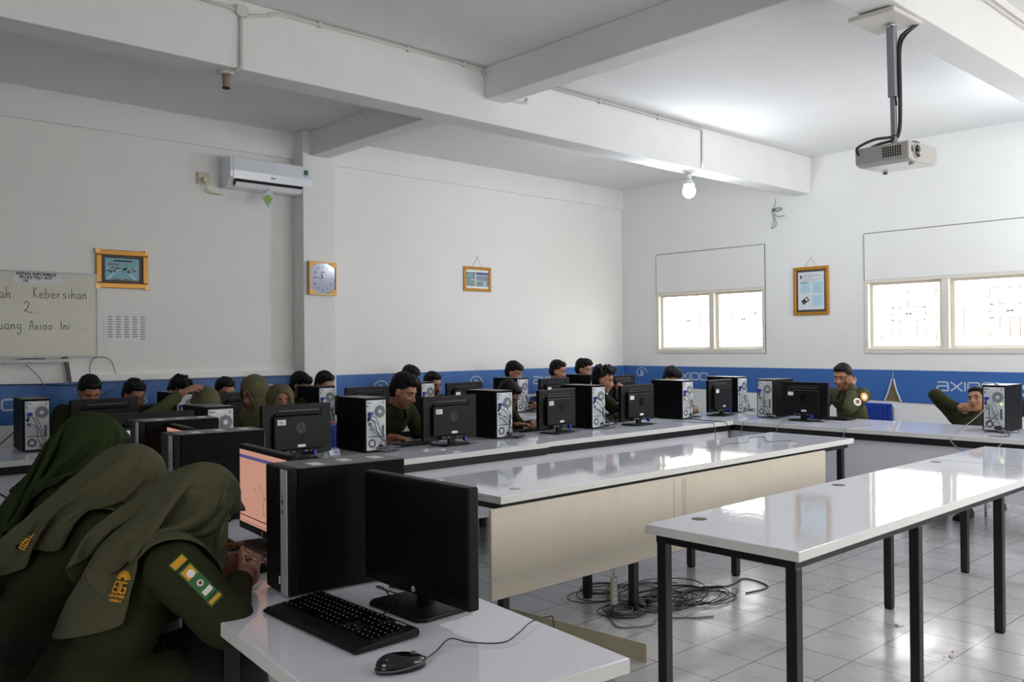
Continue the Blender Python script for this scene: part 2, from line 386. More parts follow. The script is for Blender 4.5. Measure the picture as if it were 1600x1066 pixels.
# ------------------------------------------------------------------ blue printed banner around the room
def glyph(ch):  # stroke letters of the printed wordmark, unit height
    a = [(0.06, 1), (0.85, 1), (1, .85), (1, 0)]
    if ch == 'a': return [[(0.05, 1), (.85, 1), (1, .85), (1, 0), (.15, 0), (0, .12), (0, .42), (.15, .55), (1, .55)]]
    if ch == 'x': return [[(0, 1), (.42, .62), (.42, .38), (0, -.0)], [(1, 1), (.62, .62), (.62, .38), (1, 0)], [(.42, .5), (.62, .5)]]
    if ch == 'i': return [[(0.05, 1), (0.05, 0)]]
    if ch == 'n': return [[(0, 0), (0, .85), (.15, 1), (.85, 1), (1, .85), (1, 0)]]
    if ch == 'o': return [[(.15, 0), (.85, 0), (1, .15), (1, .85), (.85, 1), (.15, 1), (0, .85), (0, .15), (.15, 0)]]
    return []
def wordmark(mb, T, text, h, x=0):
    for ch in text:
        wd = {'i': .12}.get(ch, 1.35)
        for st in glyph(ch): ribbon(mb, [(x+p[0]*h*wd*.93, p[1]*h) for p in st], h*.17, T, 'bannerprint')
        x += h*wd+h*.22
    return x
def swirl(mb, T, r):
    pts = [(r*(1-.10*t)*cos(t), r*.8*(1-.10*t)*sin(t)) for t in [i*.25 for i in range(0, 30)]]
    ribbon(mb, pts, r*.11, T, 'bannerprint')
    ribbon(mb, [(.12*r*cos(t)+.05*r, .35*r*sin(t)) for t in [i*.5 for i in range(13)]], r*.1, T, 'bannerprint')
b = MB(); yb = Y1-.006
b.box(X0+.2, 4.23, yb, yb+.004, .865, 1.185, 'blue')
ban = b.obj('banner'); tag(ban, 'blue printed vinyl banner on the long wall left of the pillar', 'banner')
def wallT(x, z, y=Y1-.0065): return frame_T((x, y, z), (1, 0, 0), (0, 0, 1))
def logo(kind, T, h, par, text='axioo'):
    p = MB()
    if kind == 'w': wordmark(p, T, text, h)
    else: swirl(p, T, h)
    return p.obj('printed_lettering' if kind == 'w' else 'swirl_logo', par)
logo('w', wallT(1.29, .985), .082, ban); logo('s', wallT(3.95, 1.03), .11, ban)
add_text('printed_lettering', 's', wallT(2.78, .99), .13, 'bannerprint', ban, bold=.001)
b = MB(); b.box(4.595, X1-.01, yb, yb+.004, .865, 1.172, 'blue')
ban = b.obj('banner'); tag(ban, 'blue printed vinyl banner on the long wall between pillar and corner', 'banner')
logo('s', wallT(5.24, 1.02), .11, ban); logo('s', wallT(6.56, 1.03), .11, ban); logo('w', wallT(7.50, .985), .082, ban); logo('s', wallT(8.85, 1.05), .11, ban)
def rT(y, z, x=X1-.0065): return frame_T((x, y, z), (0, -1, 0), (0, 0, 1))
# the banner on the window wall: torn seam at y = 4.07
def sheet(poly):
    b = MB(); b.prism([(y, z) for y, z in poly], 0, .004, 'blue', T=frame_T((X1-.0062, 0, 0), (0, 1, 0), (0, 0, 1))); return b
s1 = sheet([(7.75, .92), (7.75, 1.172), (4.072, 1.165), (4.074, 1.07), (4.09, 1.0), (4.115, .93), (4.155, .835)])
ban1 = s1.obj('banner'); tag(ban1, 'blue printed vinyl banner on the window wall from corner to the torn seam', 'banner')
logo('s', rT(7.44, 1.08), .10, ban1); logo('w', rT(6.92, 1.005), .085, ban1)
s2 = sheet([(4.064, 1.165), (1.2, 1.15), (1.2, .78), (3.975, .828), (4.02, .93), (4.045, 1.0), (4.06, 1.07)])
ban2 = s2.obj('banner'); tag(ban2, 'blue printed vinyl banner on the window wall right of the torn seam', 'banner')
logo('w', rT(3.615, .965), .085, ban2)
add_text('printed_lettering', 'S', rT(2.84, .93), .17, 'bannerprint', ban2, bold=.002)
# curled lips of the tear and the bare board behind
p = MB(); p.prism([(4.064, 1.08), (4.15, .838), (3.98, .83)], 0, .0015, 'brown', T=frame_T((X1-.0025, 0, 0), (0, 1, 0), (0, 0, 1))); p.obj('torn_patch', ban1)
p = MB(); p.tube(smooth_path([(X1-.008, 4.076, 1.07), (X1-.012, 4.10, .98), (X1-.016, 4.125, .90), (X1-.014, 4.152, .838)]), .009, 6, 'bannerprint'); p.obj('curled_edge', ban1)
p = MB(); p.tube(smooth_path([(X1-.008, 4.056, 1.07), (X1-.012, 4.035, .98), (X1-.016, 4.005, .90), (X1-.014, 3.978, .83)]), .009, 6, 'bannerprint'); p.obj('curled_edge', ban2)

# grey ledge strip above the banner on the long wall
tag(MB().box(2.2, 4.225, Y1-.05, Y1-.001, 1.188, 1.24, 'lamedge').obj('wall_ledge', bevel=.004), 'long grey painted ledge strip running above the blue banner', 'ledge')

# ------------------------------------------------------------------ desks
def slab_top(b, x0, x1, y0, y1, z=.75, t=.036):
    b.box(x0, x1, y0, y1, z-t, z, 'lam')
def table(name, x0, x1, y0, y1, label, legs, group=None, band=.035, inset=.03, rot=0, loc=None, apron_front=True, seams=(), holes=(), rear_leg=None):
    ox, oy = loc if loc else (x0, y0)
    r = empty(name, (ox, oy, 0), rot, label, 'table', group)
    L, D = x1-x0, y1-y0
    b = MB(); b.box(0, L, 0, D, .714, .75, 'lam'); top = b.obj('tabletop', r, bevel=.0025)
    b = MB(); b.box(-.0008, L+.0008, -.0008, 0, .715, .748, 'lamedge').box(-.0008, 0, 0, D, .715, .748, 'lamedge').box(0, L, D, D+.0008, .715, .748, 'lamedge').box(L, L+.0008, 0, D, .715, .748, 'lamedge')
    for s in seams: b.box(s-.0012, s+.0012, 0.001, D-.001, .7501, .7506, 'crack')
    b.obj('edge_banding', r)
    i = inset; z0, z1 = .714-band, .7138
    b = MB(); b.box(i, L-i, i, i+.03, z0, z1, 'steel').box(i, L-i, D-i-.03, D-i, z0, z1, 'steel').box(i, i+.03, i+.03, D-i-.03, z0, z1, 'steel').box(L-i-.03, L-i, i+.03, D-i-.03, z0, z1, 'steel')
    if rear_leg:
        for lx, side in legs:
            if side: b.box(lx, lx+.03, i+.03, D-i-.03, z0+.001, z1-.001, 'steel')
    b.obj('apron_frame', r, bevel=.002)
    q = .042
    for lx, side in legs:
        y = i if side == 0 else (rear_leg if rear_leg else D-i-q)
        b = MB(); b.box(lx, lx+q, y, y+q, .012, z0+.001, 'steel').box(lx+.002, lx+q-.002, y+.002, y+q-.002, 0, .012, 'dark')
        b.obj('leg', r, bevel=.003)
    for hx, hy, c in holes:
        b = MB(); b.cyl((hx, hy, .7502), (hx, hy, .7512), .030, n=24, m=c); b.cyl((hx, hy, .7512), (hx, hy, .7516), .026, n=24, m='brown' if c == 'dark' else 'cream'); b.obj('cable_hole', r)
    return r
# right-hand glossy table, empty
table('long_table', 2.722, 6.35, 1.53, 2.19, 'empty white glossy table nearest the projector beam with three dark cable holes',
      [(x-2.722, s) for x in (2.76, 3.72, 4.72, 5.79) for s in (0, 1)][:0] + [(.035, 0), (1.035, 0), (2.02, 0), (3.10, 0), (.035, 1), (1.035, 1), (2.02, 1), (3.10, 1)],
      'empty tables in the middle', seams=(2.72,), holes=((.235, .57, 'dark'), (1.424, .58, 'dark'), (2.61, .58, 'dark')))
tb = table('long_table', 2.735, 6.24, 3.055, 3.74, 'empty white glossy table with a cream board hung along its front edge',
      [(.035, 0), (1.0, 0), (2.0, 0), (3.38, 0), (.035, 1), (.98, 1), (1.98, 1), (3.38, 1)],
      'empty tables in the middle', seams=(2.3,), holes=((.21, .13, 'ivory'), (1.385, .125, 'ivory'), (2.9, .15, 'ivory')), rear_leg=.355)
b = MB(); b.box(-.09, 3.02, -.032, -.014, .285, .705, 'cream'); pn = b.obj('front_panel', tb, bevel=.002); pn['label'] = 'cream laminated board hanging in front'
b = MB(); b.box(1.28, 1.286, -.0335, -.032, .29, .70, 'strip').box(1.36, 1.40, -.0335, -.032, .29, .69, 'board'); b.obj('panel_joint', tb)
# back row 1
def bench(name, loc, L, D, label, legs, panel=True, rot=0, pz=.28, group='long desks along the walls'):
    r = empty(name, (*loc, 0), rot, label, 'desk', group)
    MB().box(0, L, 0, D, .714, .75, 'lam').obj('tabletop', r, bevel=.0025)
    MB().box(0, L, -.0008, 0, .715, .748, 'lamedge').obj('edge_banding', r)
    MB().box(.005, L-.005, .02, .05, .66, .7138, 'steel').box(.005, L-.005, D-.06, D-.03, .66, .7138, 'steel').box(.01, .04, .05, D-.06, .66, .7138, 'steel').box(L-.04, L-.01, .05, D-.06, .66, .7138, 'steel').obj('apron_frame', r)
    if panel: MB().box(.0, L, .055, .07, pz, .71, 'panelgrey').obj('front_panel', r)
    for lx, s in legs:
        y = .075 if s == 0 else D-.1
        MB().box(lx, lx+.04, y, y+.04, 0, .66, 'steel').obj('leg', r)
    return r
bench('computer_desk', (1.45, 4.50), 3.05, .90, 'long white desk in the front row holding screens 06 and 07', [(.05, 0), (1.5, 0), (2.95, 0), (.05, 1), (1.5, 1), (2.95, 1)])
bench('computer_desk', (4.52, 4.53), 2.395, .90, 'long white desk in the front row holding screen 08, ending at the corner', [(.05, 0), (1.2, 0), (2.3, 0), (.05, 1), (1.2, 1), (2.3, 1)])
bench('computer_desk', (.6, 6.27), 4.0, .80, 'long white desk in the rear row left of the pillar', [(.05, 0), (2, 0), (3.9, 0), (.05, 1), (2, 1), (3.9, 1)])
bench('computer_desk', (4.62, 6.27), 3.9, .80, 'long white desk in the rear row right of the pillar', [(.05, 0), (2, 0), (3.8, 0), (.05, 1), (2, 1), (3.8, 1)])
# bench along the window wall: its front faces -X   (local x runs along -Y)
bench('computer_desk', (6.93, 5.43), 3.6, .92, 'long white desk standing before the window wall, full length', [(.05, 0), (1.2, 0), (2.4, 0), (3.5, 0), (.05, 1), (1.2, 1), (2.4, 1), (3.5, 1)], rot=-pi/2, pz=.27)
bench('computer_desk', (6.93, 1.82), 2.4, .92, 'long white desk before the window wall, cut off by the picture edge', [(.05, 0), (1.2, 0), (2.3, 0), (.05, 1), (1.2, 1), (2.3, 1)], rot=-pi/2, pz=.27)
# foreground desk, turned six degrees
TH = radians(6); U = Vector((sin(TH), cos(TH), 0)); V = Vector((cos(TH), -sin(TH), 0)); O = Vector((.890, 1.353, 0))
def F(t, s, z=.75): q = O+U*t+V*s; return (q.x, q.y, z)
FR = -TH+pi/2      # local x runs along U, local y runs along -V
o = F(0, .65, 0)
table('front_desk', 0, 3.08, 0, .65, 'white desk in the foreground carrying keyboard, mouse and black screen', [(.035, 0), (.035, 1), (.93, 1), (1.5, 0), (1.28, 1), (2.2, 0), (2.3, 1), (3.02, 0), (3.02, 1)], loc=(o[0], o[1]), rot=FR, band=.034, inset=.04)

# ------------------------------------------------------------------ computers
def make_tower(label):
    r = empty('computer_tower', (0, 0, 0), 0, label, 'computer', 'computer towers')
    w_, d, h = .085, .19, .366
    MB().box(-w_, w_, -d+.004, d-.03, .006, h-.003, 'case').obj('case', r, bevel=.004)
    MB().box(-w_+.001, w_-.001, -d+.004, d-.03, h-.0028, h, 'casetop').obj('top_cover', r, bevel=.001)  # thin sheet carrying the lightened top colour
    b = MB(); b.box(-w_, w_, d-.03, d, .004, h, 'black'); fb = b.obj('front_bezel', r, bevel=.006, seg=3)
    b = MB(); b.box(-w_+.004, -w_+.050, d, d+.003, .006, h-.004, 'silver'); st = b.obj('silver_strip', fb, bevel=.001)
    b = MB()
    for z in (.262, .235): b.box(-w_+.030, -w_+.037, d+.003, d+.0036, z, z+.014, 'dark')
    b.cyl((-w_+.034, d+.003, .285), (-w_+.034, d+.0036, .285), .003, n=10, m='dark').cyl((-w_+.034, d+.003, .295), (-w_+.034, d+.0036, .295), .002, n=10, m='dark')
    b.obj('front_ports', st)
    MB().box(-w_+.06, -w_+.071, d+.0001, d+.0006, .03, .052, 'sticker').obj('badge', fb)
    # galvanised back plate
    b = MB(); b.box(-w_+.012, w_-.008, -d, -d+.004, .014, h-.016, 'galv'); bp = b.obj('back_plate', r, bevel=.001)
    b = MB(); T = frame_T((0, -d-.0003, 0), (1, 0, 0), (0, 0, 1))
    def disc(x, z, r_, m, y=.0012, n=22): b.cyl((x, -d, z), (x, -d-y, z), r_, n=n, m=m)
    disc(.030, .272, .044, 'grille', n=8)
    for k in range(5): b.tube([(.030+(.014+.0062*k)*cos(a), -d-.0014, .272+(.014+.0062*k)*sin(a)) for a in [i*pi/10 for i in range(20)]], .0009, 4, 'galv', close=True)
    disc(.030, .272, .014, 'galv', .0022)
    b.obj('fan_grille', bp); b = MB()
    disc(-.032, .062, .030, 'grille'); disc(-.032, .062, .016, 'galv', .002)
    b.obj('lower_vent', bp)
    b = MB()
    def rc(x0, x1, z0, z1, m, y=.0014): b.box(x0, x1, -d-y, -d, z0, z1, m)
    rc(-.066, -.052, .330, .336, 'dark'); rc(-.046, -.036, .330, .336, 'dark'); rc(.052, .062, .326, .332, 'dark'); rc(.055, .060, .338, .342, 'dark'); rc(-.066, -.060, .30, .318, 'dark')
    rc(-.030, .012, .334, .340, 'white'); rc(-.066, -.050, .21, .232, 'dark'); rc(-.062, -.04, .188, .198, 'dark')
    b.obj('port_cluster_grille', bp); b = MB()
    rc(-.060, -.028, .176, .184, 'grille')
    for k in range(4): rc(-.062, .030, .118+.014*k, .126+.014*k, 'silver')
    rc(-.062, .034, .104, .109, 'dark'); b.obj('expansion_slot_vent', bp); b = MB(); rc(.045, .062, .100, .180, 'grille'); b.obj('side_vent', bp); b = MB()
    rc(.020, .050, .035, .050, 'dark'); rc(.0, .062, .022, .030, 'silver')
    b.obj('power_inlet', bp)
    b = MB(); b.box(-.062, -.030, -d-.022, -d-.0014, .252, .272, 'plugblue').box(-.058, -.048, -d-.018, -d-.0014, .225, .254, 'plugblue'); b.obj('video_plug', r, bevel=.003)
    return r
def cables(parent, seed, n=4, lean=0.0):
    rd = random.Random(seed); b = MB(); d = .19
    for k in range(n):
        x0, z0 = rd.uniform(-.055, .0), rd.uniform(.16, .26)
        pts = [(x0, -d-.004, z0), (x0+.02, -d-.03, z0-.02), (x0+rd.uniform(.02, .07), -d-.035-rd.uniform(0, .02), z0*.55), (rd.uniform(0, .08), -d-.03-rd.uniform(0, .02), .05), (.05+rd.uniform(0, .06)+lean, -d-.035, .008), (.11+rd.uniform(0, .05)+lean, -d-.03+rd.uniform(-.03, .03), .006), (.17+lean, -d+rd.uniform(-.03, .04), .006)]
        b.tube(smooth_path(pts, 7), rd.choice((.0022, .003, .0026)), 5, rd.choice(('cable', 'cablegrey', 'cable')))
    for k in range(7):   # bunched surplus cable lying behind the case
        cx, cy = .08+rd.uniform(-.03, .04)+lean, -d-.04+rd.uniform(-.02, .02)
        a0 = rd.uniform(0, 6); rx, ry = rd.uniform(.04, .07), rd.uniform(.012, .022)
        b.tube([(cx+rx*cos(t), cy+ry*sin(t)+.01*cos(t*2+a0), .006+.005*k+.005*(1+sin(t+a0))) for t in [i*.35 for i in range(19)]], .003, 5, rd.choice(('cablegrey', 'cable', 'cablelight')))
    o = b.obj('cable', parent); return o
def stickers(parent, seed, n=3):
    rd = random.Random(seed); b = MB()
    for k in range(n):
        y = -.12+.10*k+rd.uniform(-.01, .01); x = rd.uniform(-.03, .02)
        b.box(x-.03, x+.03, y-.018, y+.018, .3662, .3668, 'sticker', T=None)
    b.obj('paper_label', parent)
def make_monitor(label):
    r = empty('monitor', (0, 0, 0), 0, label, 'monitor', 'computer screens')
    W_, z0, z1 = .236, .040, .352
    MB().box(-W_, W_, -.012, .022, z0, z1, 'black').obj('housing', r, bevel=.005, seg=3)
    b = MB(); b.box(-.17, .17, -.042, -.012, z0+.03, z1-.07, 'black'); b.prism([(-.155, -.012), (-.155, -.028), (.155, -.028), (.155, -.012)], z1-.07, z1-.05, 'black')
    b.obj('rear_cover', r, bevel=.008, seg=3)
    b = MB(); b.box(-.13, .15, -.0165, -.012, z1-.046, z1-.032, 'groove').box(.165, .185, -.0165, -.012, z0+.06, z1-.030, 'black'); b.obj('vent_groove', r, bevel=.003)
    b = MB(); b.box(-.222, .222, .022, .0225, z0+.028, z1-.018, 'screen'); b.obj('screen', r)
    b = MB(); b.box(-.10, .13, -.036, -.012, z0+.008, z0+.03, 'dark')
    for x in (-.09, -.05, .035, .075): b.box(x, x+.025, -.0385, -.036, z0+.012, z0+.024, 'grille')
    b.obj('socket_grille', r)
    b = MB(); b.box(.088, .108, -.064, -.038, z0-.012, z0+.022, 'plugblue'); b.tube(smooth_path([(.098, -.055, z0-.012), (.10, -.06, .02), (.14, -.07, .004), (.22, -.05, .004)]), .003, 5, 'cable'); b.obj('video_cable', r)
    MB().box(-.028, .028, -.030, -.008, .01, z0+.06, 'black').obj('neck', r, bevel=.004)
    b = MB(); b.prism([(-.12, -.085), (-.10, -.105), (.10, -.105), (.12, -.085), (.125, .07), (.105, .095), (-.105, .095), (-.125, .07)], .001, .013, 'black'); b.obj('stand_base', r, bevel=.004)
    MB().box(-.012, .040, -.0424, -.042, z0+.045, z0+.062, 'sticker').obj('serial_label', r)
    T = frame_T((.01, -.0422, .205), (1, 0, 0), (0, 0, 1))
    b = MB(); b.cyl((.012, -.0421, .205), (.012, -.0428, .205), .034, n=28, m='blackgloss'); lg = b.obj('round_logo', r)
    add_text('logo_letters', 'hp', frame_T((-.010, -.0429, .190), (1, 0, 0), (0, 0, 1)), .055, 'black', lg, shear=.3)
    b = MB(); b.cyl((0, .0221, z0+.014), (0, .0228, z0+.014), .008, n=20, m='silver'); fl = b.obj('round_logo', r)
    add_text('logo_letters', 'hp', frame_T((.0055, .0229, z0+.0105), (-1, 0, 0), (0, 0, 1)), .011, 'ink', fl, ext=.0001, shear=.3)
    return r
def number_label(root, s):
    b = MB(); b.box(-.148, -.092, -.0425, -.0421, .228, .262, 'sticker'); p = b.obj('number_label', root)
    p['label'] = 'white number sticker'
    if s: add_text('printed_number', s, frame_T((-.143, -.0426, .234), (1, 0, 0), (0, 0, 1)), .029, 'inkgrey', p, ext=.0002, sx=1.25)

t0 = make_tower('black computer tower standing in the foreground between the two screens')
q = F(.87+.135, .22+.19); t0.location = q; t0.rotation_euler = (0, 0, FR)
stickers(t0, 3, 3)
specs = [('black computer tower behind the second girl with papers on top, silver strip in front', F(2.14+.085, .243+.19), FR, 2),
         ('black computer tower farthest along the foreground desk, beside the first girl', F(2.985, .30+.19), FR, 1)]
for i, (lb, p_, ro, ns) in enumerate(specs):
    t = dup(t0, p_, ro, lb)
towers = []
R1 = [(2.152, 'black tower with its back to the camera in the front row, left of screen 06'), (3.236, 'black tower between screens 06 and 07 with a cable tangle behind'),
      (4.399, 'black tower standing between screens 07 and 08'), (5.47, 'black tower right of screen 08 in the front row'),
      (6.725, 'black tower hiding the boy near the corner of the front row'), (7.74, 'black tower farthest right on the front row by the corner')]
proto = dup(t0, (0, 0, 0), 0, 'x')
for ch in list(proto.children):
    if ch.name.startswith('paper_label'): bpy.data.objects.remove(ch)
first = True
def place_tower(x, y, rot, lb, seed, n=4, lean=0):
    global first
    if first: t = proto; t.location = (x, y, .7502); t.rotation_euler = (0, 0, rot); t['label'] = lb; first = False
    else:
        t = dup_base(x, y, rot, lb)
    return t
base_children = None
def dup_base(x, y, rot, lb):
    r = proto.copy(); COL.objects.link(r); r.location = (x, y, .7502); r.rotation_euler = (0, 0, rot); r['label'] = lb
    def cp(o, par):
        c = o.copy(); COL.objects.link(c); c.parent = par
        for ch in list(o.children): cp(ch, c)
    for ch in list(proto.children):
        if ch.name.startswith('cable') or ch.name.startswith('paper'): continue
        cp(ch, r)
    return r
tl = []
for i, (x, lb) in enumerate(R1):
    y = 4.94 if i < 5 else 5.0
    tl.append((place_tower(x+.075, y+.19, radians(-2), lb, i), 10+i, (3, 5, 4, 4, 4, 4)[i]))
R2 = [(1.626, 'dark tower with white back plate alone at the near end of the rear row'), (2.665, 'black tower in the rear row beside the raised hand'),
      (3.908, 'black tower in the rear row in front of the pillar'), (5.009, 'black tower in the rear row right of the boy looking at screen 07'),
      (6.259, 'black tower with a white cable bundle, behind the dark-haired low head'), (7.40, 'black tower in the rear row nearest the corner')]
for i, (x, lb) in enumerate(R2):
    tl.append((place_tower(x+.08, 6.72+.19, radians((-4, 0, 0, 0, 0, 0)[i]), lb, 30+i), 30+i, 3))
WB = [(7.38, 4.484, 'black tower on the window wall desk, back plate facing the room corner'), (7.38, 2.478, 'black tower with a knob on top and a green light at its back')]
for i, (x, y, lb) in enumerate(WB):
    tl.append((place_tower(x+.19, y, -pi/2, lb, 50+i), 50+i, 4))
for t, sd, n in tl: cables(t, sd, n)
MB().box(.048, .062, -.1935, -.191, .215, .225, 'led').obj('status_light', tl[-1][0])
b = MB(); b.cyl((.0, -.12, .366), (.0, -.12, .374), .016, n=16, m='silver').ell((.0, -.12, .376), (.012, .012, .007), 'silver'); b.obj('knob', tl[-1][0])

m0 = make_monitor('black screen switched off at the front of the foreground desk'); m0.location = (1.425, 1.925, .7502); m0.rotation_euler = (0, 0, pi/2+radians(0)); m0['group'] = 'computer screens'
mons = []
def place_mon(x, y, rot, lb, num=None, z=.7502):
    m = dup(m0, (x, y, z), rot, lb)
    if num is not None: number_label(m, num)
    mons.append(m); return m
a = place_mon(*F(1.565, .41)[:2], FR, 'lit screen with peach desktop behind the foreground tower')
c_ = place_mon(*F(2.80, .45)[:2], FR, 'lit screen with peach desktop, farther one half hidden by towers')
for m in (a, c_):
    for ch in list(m.children):
        if ch.name.startswith('screen'): bpy.data.objects.remove(ch)
    z0, z1 = .040, .352
    b = MB(); b.box(-.222, .222, .022, .0226, z0+.028, z1-.018, 'lcd')
    b.box(-.222, .222, .0226, .0229, z1-.048, z1-.036, 'lcdblue').box(-.222, .222, .0226, .0229, z0+.052, z0+.056, 'yellow')
    rd = random.Random(3)
    pts = [(.10, .22), (.145, .18), (.13, .15), (.14, .12), (.05, .2)]
    for (x, z) in pts: b.cyl((-x+.12, .0226, z), (-x+.12, .0229, z), .004, n=8, m='lcdmark')
    for k in range(len(pts)-2): b.cyl((-pts[k][0]+.12, .0227, pts[k][1]), (-pts[k+1][0]+.12, .0227, pts[k+1][1]), .0008, n=4, m='lcdmark')
    for k in range(24): x = -.2+.017*k; b.box(x, x+.010, .0226, .0229, z0+.034, z0+.037, 'lcdmark')
    o = b.obj('screen', m); o['label'] = 'lit peach-coloured screen'
RM = [(1.84, 4.99, -4, 'dark back of the screen left of the first girl, front row', ''), (2.73, 4.97, -2, 'back of the screen numbered 06 hiding the hijab girl', '06'),
      (3.925, 4.93, -2, 'back of the screen numbered 07 on its oval foot', '07'), (5.055, 4.96, 6, 'back of the screen numbered 08 with a sticker below its logo', '08'),
      (6.03, 4.93, 2, 'back of the screen right of the spiky-haired boy, white sticker', ''), (7.36, 4.97, 6, 'back of the screen near the inner desk corner, square sticker', '')]
for x, y, r_, lb, nn in RM: place_mon(x, y, radians(r_), lb, nn)
RN = [(2.11, 6.62, 'back of the rear row screen at far left before two dark heads', None), (3.17, 6.62, 'back of the rear row screen left of the hijab girls', None),
      (4.33, 6.60, 'back of the rear row screen just right of the pillar', ''), (5.46, 6.62, 'back of the rear row screen with white sticker and silver rim', ''),
      (6.69, 6.60, 'back of the rear row screen left of two boys', ''), (7.83, 6.62, 'back of the rear row screen closest to the room corner', None)]
for x, y, lb, nn in RN: place_mon(x, y, radians(3), lb, nn)
place_mon(7.36, 4.06, -pi/2+radians(-3), 'back of the screen on the window wall desk beside the boy', '')

# keyboards
def make_keyboard(label, detail=True):
    r = empty('keyboard', (0, 0, 0), 0, label, 'keyboard', 'black keyboards')
    L, D = .2275, .083
    b = MB(); pr_ = [(-.098, .002), (-.100, .008), (-.086, .015), (.075, .026), (.083, .024), (.086, .012), (.080, .004)]
    b.prism(pr_, -L, L, 'black', axis='x'); b.obj('body', r, bevel=.004, seg=2)
    b = MB(); k = MB()
    rows = [(.060, 0, [(i, 1) for i in (0, 2, 3, 4, 5, 6.5, 7.5, 8.5, 9.5, 11, 12, 13, 14)]), (.038, 1, [(i, 1) for i in range(13)]+[(13, 2)]), (.019, 2, [(0, 1.5)]+[(1.5+i, 1) for i in range(12)]+[(13.5, 1.5)]),
            (.0, 3, [(0, 1.8)]+[(1.8+i, 1) for i in range(11)]+[(12.8, 2.2)]), (-.019, 4, [(0, 2.2)]+[(2.2+i, 1) for i in range(10)]+[(12.2, 2.8)]), (-.038, 5, [(0, 1.4), (1.4, 1.2), (2.6, 1.3), (3.9, 5.8), (9.7, 1.3), (11, 1.2), (12.2, 1.2), (13.4, 1.6)])]
    p = .0188; x0 = -.215
    slope = (.026-.015)/(.161)
    def key(x, y, w_, h=.0155):
        z = .015+(y+.086)*slope
        b.prism([(x+.001, y-h/2), (x+w_-.001, y-h/2), (x+w_-.0025, y+h/2), (x+.0025, y+h/2)], z, z+.0045, 'blackgloss')
        if detail: k.box(x+.004, x+.0075, y+.000, y+.0035, z+.0046, z+.0048, 'keymark')
    for y, _, ks in rows:
        for (u, wd) in ks: key(x0+u*p, y, wd*p)
        for i in range(3):
            if y not in (.0, -.019): key(x0+15.4*p+i*p, y, p)
        if y == -.019: key(x0+16.4*p, y, p)
        if y <= .04:
            for i in range(4): key(x0+18.8*p+i*p, y, p)
    ks_ = b.obj('keys', r)
    if detail: k.obj('key_legends', ks_)
    if detail: add_text('brand_lettering', 'logitech', frame_T((.150, .064, .0262), (1, 0, 0), (0, 1, 0)), .0135, 'keymark', ks_, ext=.0002)
    return r
k0 = make_keyboard('black keyboard on the foreground desk before the black screen')
# local: user side is -Y, keys readable from -Y ; on this desk the user sits at -X
k0.location = (1.19, 1.95, .7505); k0.rotation_euler = (0, 0, -pi/2+radians(0))
b = MB(); b.tube(smooth_path([(.05, .080, .012), (.05, .11, .02), (.02, .15, .03), (-.10, .20, .035), (-.16, .22, .02), (-.10, .26, .004), (-.05, .28, .003)]), .0022, 5, 'cable'); kc = b.obj('cable', k0)
k1 = dup(k0, F(1.47, .235, .7505), FR-pi, 'black keyboard by the girl with the phone')
b = MB(); b.cyl((.2, .075, .0255), (.2, .075, .027), .002, n=8, m='ledblue'); b.obj('status_light', k1)
kb = [((3.62, 5.13), pi, 'black keyboard under the hands of the boy at screen 07'), ((7.66, 4.00), pi/2, 'black keyboard behind the screen by the window wall'),
      ((5.02, 5.25), pi, 'black keyboard behind screen 08'), ((2.72, 5.27), pi, 'black keyboard behind screen 06'), ((6.0, 5.27), pi, 'black keyboard before the spiky-haired boy')]
# the keyboard's user side must face the sitter behind the desks (+Y)
for (x, y), ro, lb in kb: dup(k0, (x, y, .7505), ro, lb)

def make_mouse(label):
    r = empty('mouse', (0, 0, 0), 0, label, 'mouse', 'black mice')
    b = MB(); n = 24; rows = []
    # domed shell, long axis along X
    for j in range(9):
        f = j/8; h = .003+.033*math.sin(f*pi/2)**.8 if j else .002
        sc = 1.0 if j < 2 else math.cos((f-.12)*pi/2*.98)
        ring = []
        for i in range(n):
            a = 2*pi*i/n; lx = .058*cos(a); ly = .031*sin(a)*(1-.10*cos(a)*-1)
            x = lx*max(sc, .02)-.004*f; zz = h*(1-.10*(lx/.058)) if j else .002
            ring.append(b.bm.verts.new((x, ly*max(sc, .02), zz)))
        rows.append(ring)
    fs = [b.bm.faces.new((rows[j][i], rows[j][(i+1) % n], rows[j+1][(i+1) % n], rows[j+1][i])) for j in range(8) for i in range(n)]
    b._fin(fs, 'blackgloss', True); b._fin([b.bm.faces.new(rows[0][::-1]), b.bm.faces.new(rows[-1])], 'blackgloss', True)
    b.obj('shell', r)
    b = MB(); b.tube([(.0595*cos(a)*.995, .0335*sin(a), .012+.004*cos(a)) for a in [i*2*pi/28 for i in range(28)]], .0022, 5, 'grille', close=True); b.obj('side_band', r)
    b = MB(); b.cyl((.030, -.004, .027), (.030, .004, .027), .008, n=14, m='grille'); b.obj('scroll_wheel', r)
    return r
mo = make_mouse('black mouse on the foreground desk with cable running to the edge'); mo.location = (1.12, 1.585, .7505); mo.rotation_euler = (0, 0, radians(-12))
b = MB(); R_ = Matrix.Rotation(radians(12), 3, 'Z'); wpts = [(1.178, 1.572, .012), (1.23, 1.60, .01), (1.29, 1.625, .018), (1.33, 1.60, .006), (1.385, 1.545, .006), (1.45, 1.56, .010), (1.525, 1.595, .012), (1.60, 1.61, .006), (1.612, 1.60, -.02), (1.612, 1.61, -.25)]
b.tube(smooth_path([R_ @ Vector((p[0]-1.12, p[1]-1.585, p[2])) for p in wpts], 8), .0018, 6, 'cable'); b.obj('cable', mo)
add_text('brand_lettering', 'logitech', frame_T((-.040, .006, .0325), (0, -1, 0), (1, 0, 0)), .007, 'keymark', mo, ext=.0003)
m1 = dup(mo, F(1.33, .115, .7505), radians(10), 'black mouse half hidden under the bent girl')
